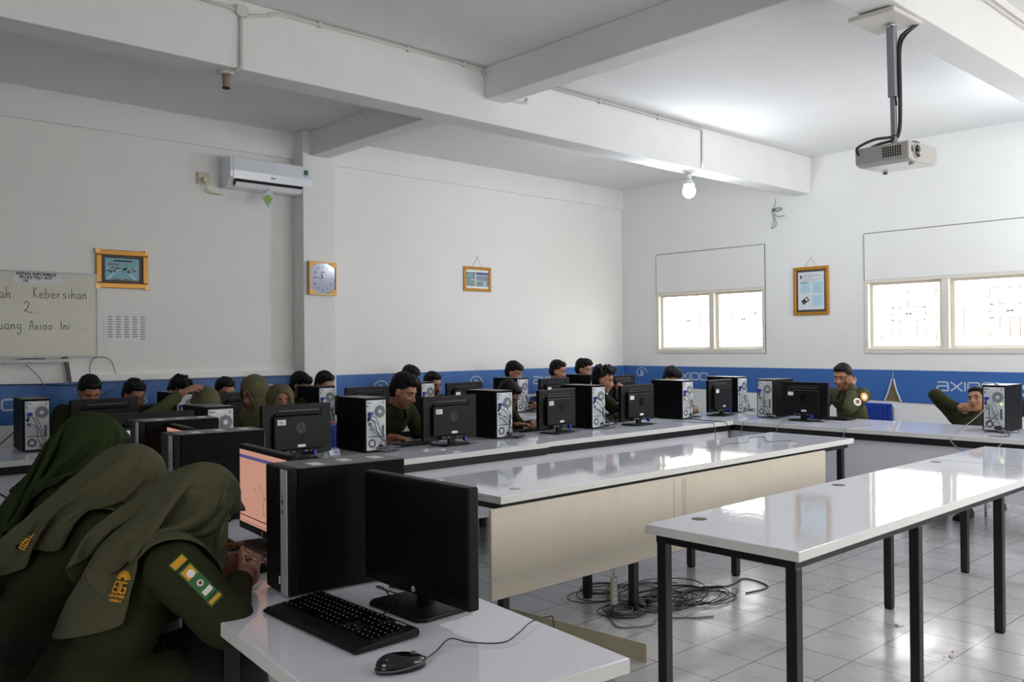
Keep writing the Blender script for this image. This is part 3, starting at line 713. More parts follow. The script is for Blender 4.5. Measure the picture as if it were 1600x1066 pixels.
for ch in list(m1.children):
    if ch.name.startswith('cable'): bpy.data.objects.remove(ch)
m2 = dup(m1, (3.30, 5.30, .7505), radians(-80), 'black mouse beside the arm of the boy at screen 07')
# phones
r = empty('phone', (1.235, 2.55, .79), (radians(20), radians(-10), radians(60)), 'dark red phone held by the girl bending over the desk', 'phone')
MB().box(-.075, .075, -.036, .036, -.004, .004, 'phone').obj('body', r, bevel=.003); MB().box(-.066, .066, -.033, .033, .0041, .0045, 'blackgloss').obj('screen', r)
r = empty('phone', (3.02, 5.0, .77), (radians(70), 0, radians(10)), 'small silver phone with blue screen beside the tower', 'phone')
MB().box(-.05, .04, -.02, .02, -.006, .006, 'silver').obj('body', r, bevel=.003); MB().box(-.01, .03, -.015, .015, .0062, .0066, 'lcdblue').obj('screen', r)

# ------------------------------------------------------------------ things on the walls and ceiling
def picture(name, T, w_, h, label, kind, fw=.035, frame='gold', hang=0):
    r = empty(name, (0, 0, 0), 0, label, 'framed picture', None)
    b = MB(); d = .02
    for (x0, x1, y0, y1) in ((0, w_, 0, fw), (0, w_, h-fw, h), (0, fw, fw, h-fw), (w_-fw, w_, fw, h-fw)): b.box(x0, x1, y0, y1, .002, d, frame, T=T)
    b.obj('frame', r, bevel=.006, seg=3)
    if hang:
        b = MB(); b.tube([T @ Vector((w_*.32, h, .01)), T @ Vector((w_*.5, h+hang, .008)), T @ Vector((w_*.68, h, .01))], .0014, 4, 'grille').ell(T @ Vector((w_*.5, h+hang, .008)), (.005, .005, .005), 'dark'); b.obj('hanging_string', r)
    return r
# picture left: dark mount, group photo, ornate corners
T = wallT(2.405, 1.975, Y1-.001)
r = picture('framed_photo', T, .43, .325, 'gold-framed group photo hanging beside the whiteboard', 0, .045)
for (x, y) in ((0, 0), (.43, 0), (0, .325), (.43, .325)): b = MB(); b.cyl(T @ Vector((x+(-.012 if x else .012), y+(-.012 if y else .012), .002)), T @ Vector((x+(-.012 if x else .012), y+(-.012 if y else .012), .024)), .026, n=4, m='goldlight'); b.obj('corner_ornament', r)
b = MB(); b.box(.045, .385, .045, .28, .001, .008, 'mount', T=T); b.obj('mount', r)
b = MB(); b.box(.075, .355, .07, .255, .008, .0088, 'picblue', T=T)
rd = random.Random(5)
for k in range(26): x = rd.uniform(.085, .33); y = rd.uniform(.13, .17); b.box(x, x+.012, y, y+.014, .0088, .0092, rd.choice(('ink', 'red', 'sticker', 'mount')), T=T)
for k in range(2): b.box(.13+.09*k, .20+.09*k, .072, .080, .0088, .0092, 'brown', T=T)
b.prism([(.08, .075), (.11, .075), (.16, .13), (.14, .13)], .0088, .0091, 'paleblue', T=T); b.prism([(.35, .075), (.32, .075), (.25, .13), (.28, .13)], .0088, .0091, 'paleblue', T=T)
b.box(.145, .30, .228, .240, .0088, .0092, 'ink', T=T).box(.09, .19, .200, .208, .0088, .0092, 'red', T=T)
b.obj('photo', r)
T = wallT(6.395, 2.09, Y1-.001)
r = picture('framed_photo', T, .413, .285, 'small gold-framed photo hanging alone between pillar and corner', 0, .034, hang=.11)
b = MB(); b.box(.034, .379, .034, .251, .001, .008, 'sticker', T=T); b.obj('mount', r)
b = MB(); b.box(.036, .377, .06, .222, .008, .0088, 'pictone', T=T).box(.20, .377, .195, .222, .0088, .0092, 'lcdblue', T=T).box(.17, .19, .06, .20, .0088, .0092, 'paper', T=T).box(.10, .18, .13, .14, .0088, .0092, 'paper', T=T)
b.box(.19, .37, .115, .122, .0088, .0092, 'paper', T=T).box(.19, .37, .185, .191, .0088, .0092, 'paper', T=T).box(.06, .14, .16, .20, .0088, .0090, 'picblue', T=T)
b.cyl(T @ Vector((.32, .088, .0088)), T @ Vector((.32, .088, .0094)), .024, n=20, m='paleblue'); b.obj('photo', r)
T = rT(5.197, 1.772, X1-.001)
r = picture('framed_certificate', T, .432, .548, 'gold-framed document hanging between the two windows', 0, .036, hang=.10)
b = MB(); b.box(.036, .396, .036, .512, .001, .008, 'mount', T=T); b.obj('mount', r)
b = MB(); b.box(.058, .374, .062, .488, .008, .0088, 'paper', T=T)
for (x, y) in ((.09, .25), (.235, .25), (.235, .10)): b.box(x, x+.115, y, y+.125, .0088, .0092, 'paleblue', T=T)
for (x0, x1, y) in ((.12, .30, .455), (.12, .355, .438), (.12, .23, .421), (.12, .33, .40), (.08, .28, .382), (.08, .17, .364)): b.box(x0, x1, y, y+.006, .0088, .0092, 'papergrey', T=T)
b.box(.082, .108, .415, .455, .0088, .0092, 'grille', T=T)
Tm = T @ Matrix.Translation((.145, .165, 0)) @ Matrix.Rotation(radians(35), 4, 'Z'); b.box(-.045, .045, -.028, .028, .0088, .0092, 'grille', T=Tm).box(-.03, .0, -.015, .015, .0092, .0096, 'ink', T=Tm).box(.01, .03, -.012, .018, .0092, .0096, 'paper', T=Tm)
b.obj('document', r)
# wall clock on the pillar
r = empty('wall_clock', (0, 0, 0), 0, 'square clock with gold corners hanging on the pillar', 'clock'); T = wallT(4.274, 1.966, 7.549); s = .300; h = .325
b = MB(); b.box(0, s, 0, .014, .002, .045, 'goldlight', T=T).box(0, s, h-.014, h, .002, .045, 'goldlight', T=T).box(0, .012, .014, h-.014, .002, .045, 'goldlight', T=T).box(s-.012, s, .014, h-.014, .002, .045, 'goldlight', T=T).obj('frame', r, bevel=.003)
b = MB(); b.box(.012, s-.012, .014, h-.014, .002, .034, 'clockface', T=T).obj('dial', r)
for (x, sx_) in ((.012, 1), (s-.012, -1)):
    for (y, sy_) in ((.014, 1), (h-.014, -1)): b = MB(); b.prism([(x, y), (x+sx_*.085, y), (x, y+sy_*.045)], .034, .044, 'gold', T=T); b.obj('corner_ornament', r)
cx, cy = s/2, h/2
for k in range(12):
    a = pi/2-2*pi*(k+1)/12
    add_text('numeral', str(k+1), T @ Matrix.Translation((cx+.098*cos(a), cy+.112*sin(a)-.010, .0345)), .030, 'ink', r, align='CENTER')
b = MB(); b.box(cx-.022, cx+.022, cy+.055, cy+.061, .0342, .0346, 'ink', T=T); b.obj('dial_print', r)
b = MB(); b.tube([T @ Vector((cx, cy, .0365)), T @ Vector((cx-.085, cy+.008, .0365))], .0022, 5, 'ink'); b.obj('minute_hand', r)
b = MB(); b.tube([T @ Vector((cx, cy, .0375)), T @ Vector((cx-.016, cy+.045, .0375))], .003, 5, 'ink'); b.obj('hour_hand', r)
# air conditioner
r = empty('air_conditioner', (3.50, 7.59, 2.93), 0, 'white split air conditioner on the wall left of the pillar', 'air conditioner')
L, H = .835, .275
b = MB(); b.prism([(.17, 0), (.03, .0), (.0, .06), (-.035, .09), (-.045, .15), (-.035, H), (.17, H)], 0, L, 'ac', axis='x'); b.obj('body', r, bevel=.008, seg=3)
b = MB(); b.prism([(-.040, .075), (-.052, .15), (-.040, H-.01), (-.034, H-.01), (-.046, .15), (-.034, .075)], .03, L-.002, 'ac', axis='x'); b.obj('front_cover', r, bevel=.002)
b = MB(); b.prism([(-.036, .070), (-.006, .018), (-.004, .022), (-.030, .074)], .05, L-.09, 'dark', axis='x'); b.obj('air_outlet', r)
b = MB(); b.prism([(-.040, .045), (-.010, .004), (-.004, .008), (-.034, .049)], .06, L-.10, 'white', axis='x'); b.obj('louvre', r)
b = MB(); b.box(.40, .44, -.0525, -.048, .108, .118, 'inkgrey'); b.obj('badge', r)
b = MB(); b.box(.745, .785, -.0535, -.050, .19, .235, 'green').box(.735, .79, -.0535, -.050, .175, .183, 'papergrey'); b.obj('energy_sticker', r)
r = empty('air_freshener', (3.875, 7.55, 2.87), 0, 'small green and clear air freshener pouch hanging under the air conditioner', 'air freshener')
b = MB(); b.prism([(-.075, 0), (0, -.105), (.075, 0), (0, .075)], -.008, .008, 'silver', axis='y'); b.obj('pouch', r, bevel=.004)
b = MB(); b.prism([(-.055, -.005), (-.01, -.085), (.04, -.02), (.0, .02)], -.010, -.0085, 'pouchgreen', axis='y'); b.obj('label_print', r); b = MB(); b.tube([(0, 0, .075), (.0, .0, .12)], .0015, 4, 'cablegrey'); b.obj('string', r)
# socket with cable beside the air conditioner
r = empty('wall_socket', (3.335, Y1-.001, 3.0), 0, 'beige wall socket with plug and cable beside the air conditioner', 'socket')
MB().box(-.055, .05, -.03, 0, -.05, .055, 'ivory').obj('socket_box', r, bevel=.006); b = MB(); b.cyl((0, -.03, -.01), (0, -.07, -.015), .022, n=14, m='ivory'); b.obj('plug', r)
b = MB(); b.tube(smooth_path([(0, -.065, -.02), (.01, -.06, -.09), (.06, -.05, -.12), (.17, -.04, -.13)]), .010, 7, 'ivory'); b.obj('cable', r)
# whiteboard
r = empty('whiteboard', (0, 0, 0), 0, 'whiteboard with handwriting and printed header at the left wall', 'whiteboard')
T = wallT(.0, 1.405, Y1-.018)
MB().box(-.1, 2.41, 0, .675, -.016, 0, 'board', T=T).obj('board_surface', r, bevel=.002)
b = MB(); b.box(-.1, 2.415, -.012, .0, -.017, .008, 'boardtrim', T=T).box(-.1, 2.415, .672, .684, -.017, .006, 'boardtrim', T=T).box(2.405, 2.415, 0, .672, -.017, .004, 'boardtrim', T=T); b.obj('board_frame', r)
b = MB(); b.box(1.79, 2.15, .585, .672, .0005, .0012, 'paper', T=T); hp = b.obj('header_paper', r)
def onb(x, y, z=.0014): return T @ Matrix.Translation((x, y, z))
add_text('header_lettering', 'PAPAN INFORMASI', onb(1.805, .648), .034, 'ink', hp, bold=.0012, ext=.0003, sx=1.02)
add_text('header_lettering', 'PRODI TKJ / ACP', onb(1.83, .620), .032, 'ink', hp, bold=.0012, ext=.0003, sx=1.0)
add_text('header_lettering', 'TSL', onb(1.855, .594), .026, 'ink', hp, bold=.001, ext=.0003)
GL = {'a': [[(.75, .95), (.3, 1), (.05, .6), (.2, .1), (.6, .1), (.8, .6)], [(.8, 1), (.78, .3), (1, 0)]], 'l': [[(.1, 2.1), (.05, .3), (.35, 0)]], 'h': [[(.1, 2.1), (.05, 0), (.15, .6), (.5, 1), (.75, .7), (.75, 0)]],
 'K': [[(.1, 2.1), (.05, 0)], [(.9, 2.1), (.1, 1.1), (1, 0)]], 'e': [[(.1, .5), (.8, .6), (.6, 1), (.15, .8), (.1, .2), (.5, 0), (.9, .2)]], 'b': [[(.1, 2.1), (.05, .1), (.5, 0), (.8, .4), (.6, .9), (.1, .8)]],
 'r': [[(.1, 1), (.1, 0), (.2, .7), (.7, 1)]], 's': [[(.8, .9), (.3, 1), (.2, .65), (.7, .4), (.6, .05), (.1, .05)]], 'i': [[(.1, 1), (.1, 0)], [(.1, 1.4), (.12, 1.5)]], 'n': [[(.1, 1), (.08, 0), (.2, .7), (.55, 1), (.75, .7), (.78, 0)]],
 'u': [[(.1, 1), (.1, .3), (.4, 0), (.75, .3)], [(.8, 1), (.8, 0)]], 'g': [[(.75, .95), (.3, 1), (.05, .6), (.3, .2), (.7, .4)], [(.8, 1), (.75, -.7), (.3, -.9), (.05, -.6)]], 'A': [[(0, 0), (.5, 2), (1, 0)], [(.2, .7), (.85, .7)]],
 'x': [[(.05, 1), (.85, 0)], [(.85, 1), (.05, 0)]], 'o': [[(.5, 1), (.1, .7), (.15, .15), (.55, 0), (.85, .4), (.75, .85), (.5, 1)]], 'I': [[(.1, 2), (.1, 0)]], '2': [[(.05, 1.5), (.5, 2), (.95, 1.6), (.6, .7), (.05, .2), (.35, .4), (1.1, 0), (1.5, .1)]], '.': [[(.1, .1), (.25, .1)]]}
words_ = []
def scribble(s, x, y, h):
    hand = []; words_.append(hand)
    for ch in s:
        if ch == ' ': x += h*1.1; continue
        for st in GL[ch]: hand.append([(x+p[0]*h*.85, y+p[1]*h) for p in st])
        x += h*(.55 if ch in 'liI.' else 1.08)
scribble('alah', 1.62, .462, .042); scribble('Kebersihan', 1.93, .470, .040); scribble('2...', 1.86, .35, .045); scribble('uang', 1.68, .215, .040); scribble('Axioo', 1.90, .215, .036); scribble('Ini', 2.13, .215, .036); scribble('...', 2.27, .215, .045)
for wd in words_:
    b = MB()
    for st in wd: ribbon(b, [tuple(p[:2]) for p in smooth_path([(x, y, 0) for x, y in st], 4)], .0055, T, 'inkgrey')
    b.obj('marker_writing', r)
b = MB(); b.box(-.1, 2.12, -.05, -.047, -.015, .07, 'boardtrim', T=T).box(-.1, 2.12, -.047, -.025, .065, .07, 'boardtrim', T=T); b.obj('pen_tray', r)
for k, (x, mm, L_) in enumerate(((1.66, 'sticker', .12), (1.84, 'ink', .05), (1.93, 'ink', .07), (2.01, 'sticker', .05))):
    q = empty('marker_pen' if mm == 'sticker' else 'board_eraser', (x, Y1-.06, 1.364), 0, ['white marker pen lying at the left of the board tray', 'small black eraser block on the board tray', 'long black eraser block on the board tray', 'short white marker pen on the board tray'][k], 'marker' if mm == 'sticker' else 'eraser')
    b = MB(); b.cyl((0, 0, 0), (L_*.7, 0, 0), .009, n=12, m=mm) if mm == 'sticker' else b.box(0, L_, -.015, .015, -.009, .02, mm); b.obj('barrel' if mm == 'sticker' else 'felt_block', q)
    b = MB(); b.cyl((L_*.7, 0, 0), (L_, 0, 0), .0095, n=12, m='ink') if mm == 'sticker' else b.box(0, L_, -.013, .013, .02, .028, 'casetop'); b.obj('cap' if mm == 'sticker' else 'grip', q)
q = empty('paper_scrap', (2.08, Y1-.055, 1.358), 0, 'tan paper roll lying in the board tray', 'paper'); b = MB(); b.cyl((0, 0, .01), (.10, .01, .01), .013, n=12, m='cream'); b.obj('roll', q)
MB().prism([(2.145, 1.40), (2.175, 1.40), (2.205, 1.192), (2.178, 1.192)], Y1-.045, Y1-.022, 'steel', axis='y').obj('board_leg', r)
b = MB(); b.tube(smooth_path([(1.86, Y1-.06, 1.34), (1.95, Y1-.05, 1.25), (2.05, Y1-.05, 1.10), (2.25, Y1-.04, 1.02), (2.42, Y1-.04, 1.05), (2.56, Y1-.05, 1.13)], 8), .004, 5, 'cablegrey'); tag(b.obj('hanging_cable'), 'thin grey cable sagging across the blue banner below the whiteboard', 'cable')
b = MB(); b.tube(smooth_path([(2.34, Y1-.055, 1.245), (2.35, Y1-.03, 1.33), (2.39, Y1-.03, 1.385), (2.46, Y1-.03, 1.39), (2.52, Y1-.03, 1.35), (2.545, Y1-.055, 1.245)], 8), .004, 5, 'cablegrey'); tag(b.obj('arched_cable'), 'thin grey cable arching above the ledge beside the board', 'cable')
b = MB(); b.tube(smooth_path([(1.0, Y1-.03, 1.19), (1.8, Y1-.03, 1.185), (2.2, Y1-.03, 1.165), (2.45, Y1-.03, 1.175)], 8), .004, 5, 'cable'); tag(b.obj('wall_cable'), 'thin black cable along the top edge of the blue banner', 'cable')
# printed duty roster taped on the wall
r = empty('wall_notice', (0, 0, 0), 0, 'faded sheet of typed name columns taped right of the whiteboard', 'notice'); T = wallT(2.47, 1.52, Y1-.001)
MB().box(0, .37, -.01, .235, .0, .001, 'wall', T=T).obj('sheet', r)
for k in range(5):
    b = MB(); x = .03+.068*k; y1 = .22
    for j in range(9 if k < 4 else 10): b.box(x, x+.034+.008*((j*7+k*3) % 3)/2, y1-.021*j-.014, y1-.021*j-.004, .001, .0014, 'papergrey', T=T)
    b.obj('typed_text', r)

# conduits, junction box, sockets on the beam
r = empty('conduit', (0, 0, 0), 0, 'white painted cable conduit along the main ceiling beam', 'conduit')
yb = 4.97
b = MB()
b.tube([(1.3, yb-.012, 3.52), (2.32, yb-.012, 3.49), (2.36, yb-.012, 3.47)], .010, 8, 'conduit')
b.tube(smooth_path([(2.40, yb-.012, 3.46), (2.55, yb-.012, 3.50), (2.75, yb-.012, 3.53), (4.20, yb-.012, 3.53), (4.30, yb-.012, 3.50), (4.48, yb-.012, 3.36), (4.74, yb-.012, 3.36)], 5), .010, 8, 'conduit')
b.tube([(4.74, yb-.012, 3.36), (4.755, yb-.012, 3.40)], .010, 8, 'conduit')
b.tube([(4.9, yb-.012, 3.535), (7.08, yb-.012, 3.53), (7.09, yb-.012, 3.50), (7.09, yb-.012, 3.16)], .010, 8, 'conduit')
b.tube(smooth_path([(2.375, yb-.012, 3.46), (2.375, yb-.014, 3.2), (2.372, yb-.014, 3.15), (2.35, yb+.03, 3.125)]), .012, 8, 'conduit'); b.obj('pipe', r)
b = MB(); b.cyl((2.375, yb-.035, 3.485), (2.375, yb-.001, 3.485), .038, n=16, m='conduit'); b.obj('junction_box', r)
for x in (2.9, 3.6, 4.1, 5.6, 6.4): b = MB(); b.box(x, x+.02, yb-.024, yb, 3.512, 3.548, 'conduit'); b.obj('clip', r)
r = empty('conduit', (0, 0, 0), 0, 'white painted conduit on the second ceiling beam at top right', 'conduit'); b = MB(); b.tube([(4.6, 1.863, 3.45), (9.1, 1.863, 3.45)], .011, 8, 'conduit').tube([(5.6, 1.863, 3.48), (9.1, 1.863, 3.48)], .006, 6, 'conduit'); b.obj('pipe', r)
r = empty('lamp_socket', (2.33, 5.07, 3.14), 0, 'empty dark lamp socket under the main beam', 'lamp socket'); b = MB(); b.cyl((0, 0, 0), (0, 0, -.02), .045, n=18, m='conduit'); b.obj('ceiling_rose', r); b = MB(); b.cyl((0, 0, -.02), (0, 0, -.10), .024, .021, n=16, m='dust').cyl((0, 0, -.10), (0, 0, -.105), .024, n=16, m='dark'); b.obj('bulb_holder', r)
r = empty('ceiling_lamp', (7.04, 5.08, 3.14), 0, 'glowing white bulb under the main beam', 'lamp'); b = MB(); b.cyl((0, 0, 0), (0, 0, -.018), .055, n=18, m='white').cyl((0, 0, -.018), (0, 0, -.08), .025, n=16, m='white'); b.obj('bulb_holder', r)
b = MB(); b.cyl((0, 0, -.08), (0, 0, -.12), .022, .05, n=20, m='white').cyl((0, 0, -.12), (0, 0, -.135), .05, .053, n=20, m='white'); b.obj('bulb_collar', r)
b = MB(); b.ell((0, 0, -.195), (.062, .062, .068), 'bulb'); b.obj('bulb', r)
l = bpy.data.lights.new('bulb_light', 'POINT'); l.energy = 34; l.color = (.86, .93, 1); l.shadow_soft_size = .06; lo = bpy.data.objects.new('bulb_light', l); lo.location = (0, 0, -.34); lo.parent = r; COL.objects.link(lo)
r = empty('ceiling_lamp', (7.9, 1.98, 3.14), 0, 'second glowing bulb under the projector beam, just past the picture edge', 'lamp'); b = MB(); b.cyl((0, 0, 0), (0, 0, -.018), .055, n=18, m='white').cyl((0, 0, -.018), (0, 0, -.08), .025, n=16, m='white'); b.obj('bulb_holder', r)
b = MB(); b.ell((0, 0, -.15), (.062, .062, .075), 'bulb'); b.obj('bulb', r)
l2 = bpy.data.lights.new('bulb_light', 'POINT'); l2.energy = 30; l2.color = (.86, .93, 1); l2.shadow_soft_size = .06; lo = bpy.data.objects.new('bulb_light', l2); lo.location = (0, 0, -.30); lo.parent = r; COL.objects.link(lo)
# dangling bare wires under the end of the main beam
b = MB(); x = X1-.03
b.tube(smooth_path([(x, 5.40, 3.14), (x, 5.42, 3.05), (x-.02, 5.44, 3.0), (x, 5.43, 2.88), (x, 5.46, 2.80), (x, 5.40, 2.84), (x, 5.43, 2.95)]), .004, 5, 'cablegrey').tube(smooth_path([(x, 5.42, 3.02), (x-.01, 5.36, 3.03), (x, 5.33, 3.01), (x, 5.40, 2.99)]), .006, 5, 'cablegrey').tube(smooth_path([(x, 5.43, 2.98), (x-.01, 5.38, 2.93), (x, 5.29, 2.93)]), .004, 5, 'cablegrey').ell((x, 5.43, 3.01), (.02, .02, .02), 'grille')
tag(b.obj('loose_wires'), 'tangle of loose wires dangling under the beam end at the window wall', 'wires')
# projector on its ceiling mount
r = empty('projector', (4.63, 2.015, 2.383), (radians(0), radians(-2), radians(0)), 'grey projector hanging from the second ceiling beam', 'projector')
hx, hy, hz = .178, .14, .098
b = MB(); b.prism([(-hx, .012), (-hx+.05, 0), (hx-.03, 0), (hx, .018), (hx, hz-.008), (hx-.02, hz), (-hx+.01, hz), (-hx, hz-.01)], -hy, hy, 'projector', axis='y'); pb = b.obj('casing', r, bevel=.008, seg=3)
b = MB()
b.box(-hx-.001, -hx+.001, -hy+.035, -hy+.135, .028, .083, 'dark')
for k in range(9): y = -hy+.035+k*.0122; b.box(-hx-.004, -hx-.001, y, y+.0022, .028, .083, 'projector')
for k in range(5): z = .028+k*.0132; b.box(-hx-.004, -hx-.001, -hy+.035, -hy+.135, z, z+.0022, 'projector')
b.obj('side_grille', r)
b = MB(); b.cyl((-.085, -hy-.006, .052), (-.085, -hy+.001, .052), .040, n=24, m='projector').cyl((-.085, -hy-.008, .052), (-.085, -hy-.0055, .052), .032, n=24, m='dark').ell((-.085, -hy-.006, .052), (.024, .008, .024), 'glass'); b.obj('lens', r)
b = MB(); b.box(-.145, -.135, -hy-.002, -hy+.001, .045, .075, 'dark').box(-.08, -.02, -hy+.01, -hy+.05, hz, hz+.010, 'grille'); b.obj('front_sensor', r)
b = MB(); b.cyl((-.07, -hy+.03, -.012), (-.07, -hy+.03, .002), .016, n=16, m='silver').cyl((.11, hy-.03, -.012), (.11, hy-.03, .002), .012, n=14, m='grille'); b.obj('adjusting_foot', r)
mx_, my_ = -.03, -.005
b = MB(); b.box(mx_-.022, mx_+.022, my_-.02, my_+.02, .36, .755, 'polegrey').box(mx_-.014, mx_+.014, my_-.013, my_+.013, .14, .37, 'polegrey').cyl((mx_, my_, hz-.002), (mx_, my_, .145), .026, .016, n=12, m='polegrey').box(mx_-.05, mx_+.05, my_-.03, my_+.03, hz-.001, hz+.012, 'polegrey'); b.obj('mounting_pole', r, bevel=.003)
b = MB(); b.box(mx_-.24, mx_+.10, my_-.12, my_+.12, .733, .7565, 'conduit').cyl((mx_-.05, my_-.02, .715), (mx_-.05, my_-.02, .733), .02, n=12, m='chrome').cyl((mx_+.05, my_+.02, .715), (mx_+.05, my_+.02, .733), .02, n=12, m='chrome'); b.obj('ceiling_plate', r, bevel=.006)
b = MB(); b.tube(smooth_path([(mx_+.10, my_-.10, .74), (mx_+.05, my_-.05, .70), (mx_+.02, my_-.028, .64), (mx_+.014, my_-.026, .45), (mx_+.016, my_-.02, .20), (mx_-.02, my_+.0, .155), (mx_-.10, my_+.06, .14), (mx_-.165, my_+.12, .10), (mx_-.16, my_+.12, .06)], 7), .0075, 7, 'cable')
b.tube(smooth_path([(mx_+.12, my_-.08, .74), (mx_+.06, my_-.04, .68), (mx_+.03, my_-.028, .6), (mx_+.03, my_-.026, .4), (mx_+.024, my_-.02, .19), (mx_-.01, my_+.0, .14), (mx_-.06, my_+.05, .12), (mx_-.10, my_+.08, .10)], 7), .0075, 7, 'cable').tube([(mx_-.02, my_-.02, .36), (mx_-.035, my_-.03, .31)], .006, 5, 'cable'); b.obj('cable', r)

# ------------------------------------------------------------------ on the floor
rd = random.Random(11)
r = empty('cable_coil', (0, 0, 0), 0, 'tangled heap of dark cables on the tiles under the middle table', 'cables')
b = MB()
def blob(cx, cy, rx, ry, n, rr=.0032, wob=.2, m='cable'):
    ph = [rd.uniform(0, 6) for _ in range(4)]; N = int(n*18)
    pts = []
    for i in range(N):
        t = i*2*pi/18; k = 1+wob*sin(t*.37+ph[0])*.7+wob*.5*sin(t*1.3+ph[1])
        pts.append((cx+rx*k*cos(t)+.03*sin(t*.21+ph[2]), cy+ry*k*sin(t)+.03*sin(t*.17+ph[3]), .006+.012*abs(sin(t*.31+ph[1]))))
    b.tube(pts, rr, 5, m)
blob(3.66, 3.10, .10, .085, 9, wob=.15); blob(3.66, 3.10, .09, .075, 6, m='cablegrey', wob=.2); blob(3.95, 3.08, .20, .16, 4, wob=.25); blob(4.12, 3.05, .22, .15, 3, wob=.25); blob(4.02, 3.30, .17, .16, 3, wob=.3, m='cablegrey'); blob(3.92, 3.45, .12, .10, 3, wob=.25); blob(4.2, 2.95, .16, .12, 2.5, wob=.25); blob(4.22, 2.98, .24, .12, 2, wob=.2); blob(4.05, 3.2, .28, .2, 2.5, wob=.35); blob(3.78, 3.42, .16, .12, 2, wob=.3)
b.tube(smooth_path([(3.55, 3.10, .006), (3.45, 2.95, .005), (3.60, 2.86, .005), (3.72, 2.90, .005), (3.85, 2.78, .005), (3.95, 2.72, .005)]), .0045, 5, 'cablegrey')
b.tube(smooth_path([(3.95, 3.2, .006), (4.5, 3.0, .005), (4.72, 3.02, .005), (4.66, 2.82, .005), (4.45, 2.84, .005)]), .0045, 5, 'cable'); b.obj('cable_loops', r)
b = MB(); b.cyl((3.86, 3.10, .02), (3.92, 3.08, .02), .016, .010, n=10, m='cable'); b.obj('plug', r)
r = empty('power_strip', (3.70, 3.20, .04), 0, 'ivory power strip hanging upright over the cable heap', 'power strip')
b = MB(); b.box(-.024, .024, -.010, .010, -.03, .135, 'ivory'); b.obj('strip_body', r, bevel=.008, seg=3)
for z in (.002, .052, .102):
    b = MB(); b.cyl((0, -.0105, z), (0, -.0125, z), .018, n=20, m='white').cyl((-.007, -.0125, z), (-.007, -.0135, z), .003, n=8, m='dark').cyl((.007, -.0125, z), (.007, -.0135, z), .003, n=8, m='dark'); b.obj('socket_face', r)
b = MB(); b.tube(smooth_path([(0, 0, .135), (.005, .01, .25), (.02, .03, .45), (.02, .05, .64)]), .004, 6, 'ivory'); b.obj('cable', r)
s = MB(); s.prism([(3.085, 3.43), (3.089, 3.43), (3.168, 2.545), (3.164, 2.545)], .0, .085, 'strip'); tag(s.obj('plywood_strip'), 'long pale plywood strip standing on edge on the floor tiles', 'plywood strip')
# litter
for k, (x, y, sx_, lb) in enumerate(((4.47, 1.97, .05, 'small crumpled foil scrap beside the nearer table leg'), (5.55, 1.62, .12, 'flattened clear plastic wrapper on the tiles'), (4.23, 1.62, .09, 'clear scrap of plastic film on the tiles near the front'), (4.32, 2.62, .05, 'yellowish crumbs on the tiles beside the cable heap'))):
    b = MB(); rd = random.Random(k)
    for j in range(9): px_, py_ = x+rd.uniform(-sx_, sx_), y+rd.uniform(-.02, .02); b.prism([(px_+rd.uniform(-.012, .012), py_+rd.uniform(-.008, .008)) for _ in range(3)], .0006, .0006+rd.uniform(.001, .012 if k == 0 else .003), ('silver', 'papergrey', 'dust', 'cream')[k])
    tag(b.obj('litter_scrap'), lb, 'litter')
# cable lying on the far end of the middle table, drooping cables on desks
def cab(name, pts, r_, m, label): b = MB(); b.tube(smooth_path(pts, 8), r_, 5, m); tag(b.obj(name), label, 'cable')
z = .7535
cab('loose_cable', [(5.05, 3.42, z), (5.25, 3.50, z), (5.45, 3.46, z+.004), (5.75, 3.62, z), (5.85, 3.56, z), (5.60, 3.38, z), (5.78, 3.30, z), (5.70, 3.27, z)], .003, 'cablegrey', 'thin grey cable looped on the far end of the middle table')
cab('desk_cable', [(6.50, 4.90, z), (6.52, 4.75, z), (6.55, 4.60, z), (6.56, 4.515, z), (6.562, 4.488, .72), (6.57, 4.480, .55), (6.58, 4.482, .42)], .0035, 'cablegrey', 'grey cable hanging over the front row desk before the end tower, nearer one')
cab('desk_cable', [(6.78, 4.88, z), (6.75, 4.7, z), (6.76, 4.53, z), (6.765, 4.488, .72), (6.80, 4.482, .6), (6.88, 4.484, .45)], .0035, 'cable', 'dark cable hanging over the front row desk close to the corner')
cab('desk_cable', [(7.25, 4.52, z), (7.1, 4.48, z), (6.95, 4.43, z), (6.905, 4.42, .73), (6.90, 4.45, .55), (6.9, 4.30, .46), (6.90, 4.15, .52), (6.905, 4.08, .70), (6.94, 4.06, z), (7.2, 4.2, z)], .0035, 'cablegrey', 'grey cable looping over the window desk by the corner')
cab('desk_cable', [(7.30, 3.41, z), (7.15, 3.44, z), (7.0, 3.46, z), (6.905, 3.46, .73), (6.89, 3.465, .5), (6.90, 3.47, .3)], .0035, 'cablegrey', 'single grey cable hanging straight down the window desk front')
cab('desk_cable', [(7.37, 2.50, .97), (7.25, 2.55, .88), (7.10, 2.62, .78), (6.90, 2.62, .72), (6.86, 2.52, .65), (6.88, 2.36, .64), (6.90, 2.28, .70), (7.1, 2.30, z+.01), (7.36, 2.42, .79)], .0045, 'cablegrey', 'grey cable looping down from the tower with the green light')
cab('desk_cable', [(7.37, 2.44, .90), (7.25, 2.50, .80), (7.05, 2.42, z+.01), (6.96, 2.34, z+.01), (7.1, 2.28, z), (7.36, 2.38, .77)], .003, 'cable', 'dark thin cable beside the tower with the green light')
cab('desk_cable', [(1.60, 6.86, .90), (1.52, 6.75, .86), (1.40, 6.62, .80), (1.20, 6.45, .76), (1.0, 6.40, .7535)], .004, 'cable', 'dark cable trailing off the rear row desk at the picture edge')
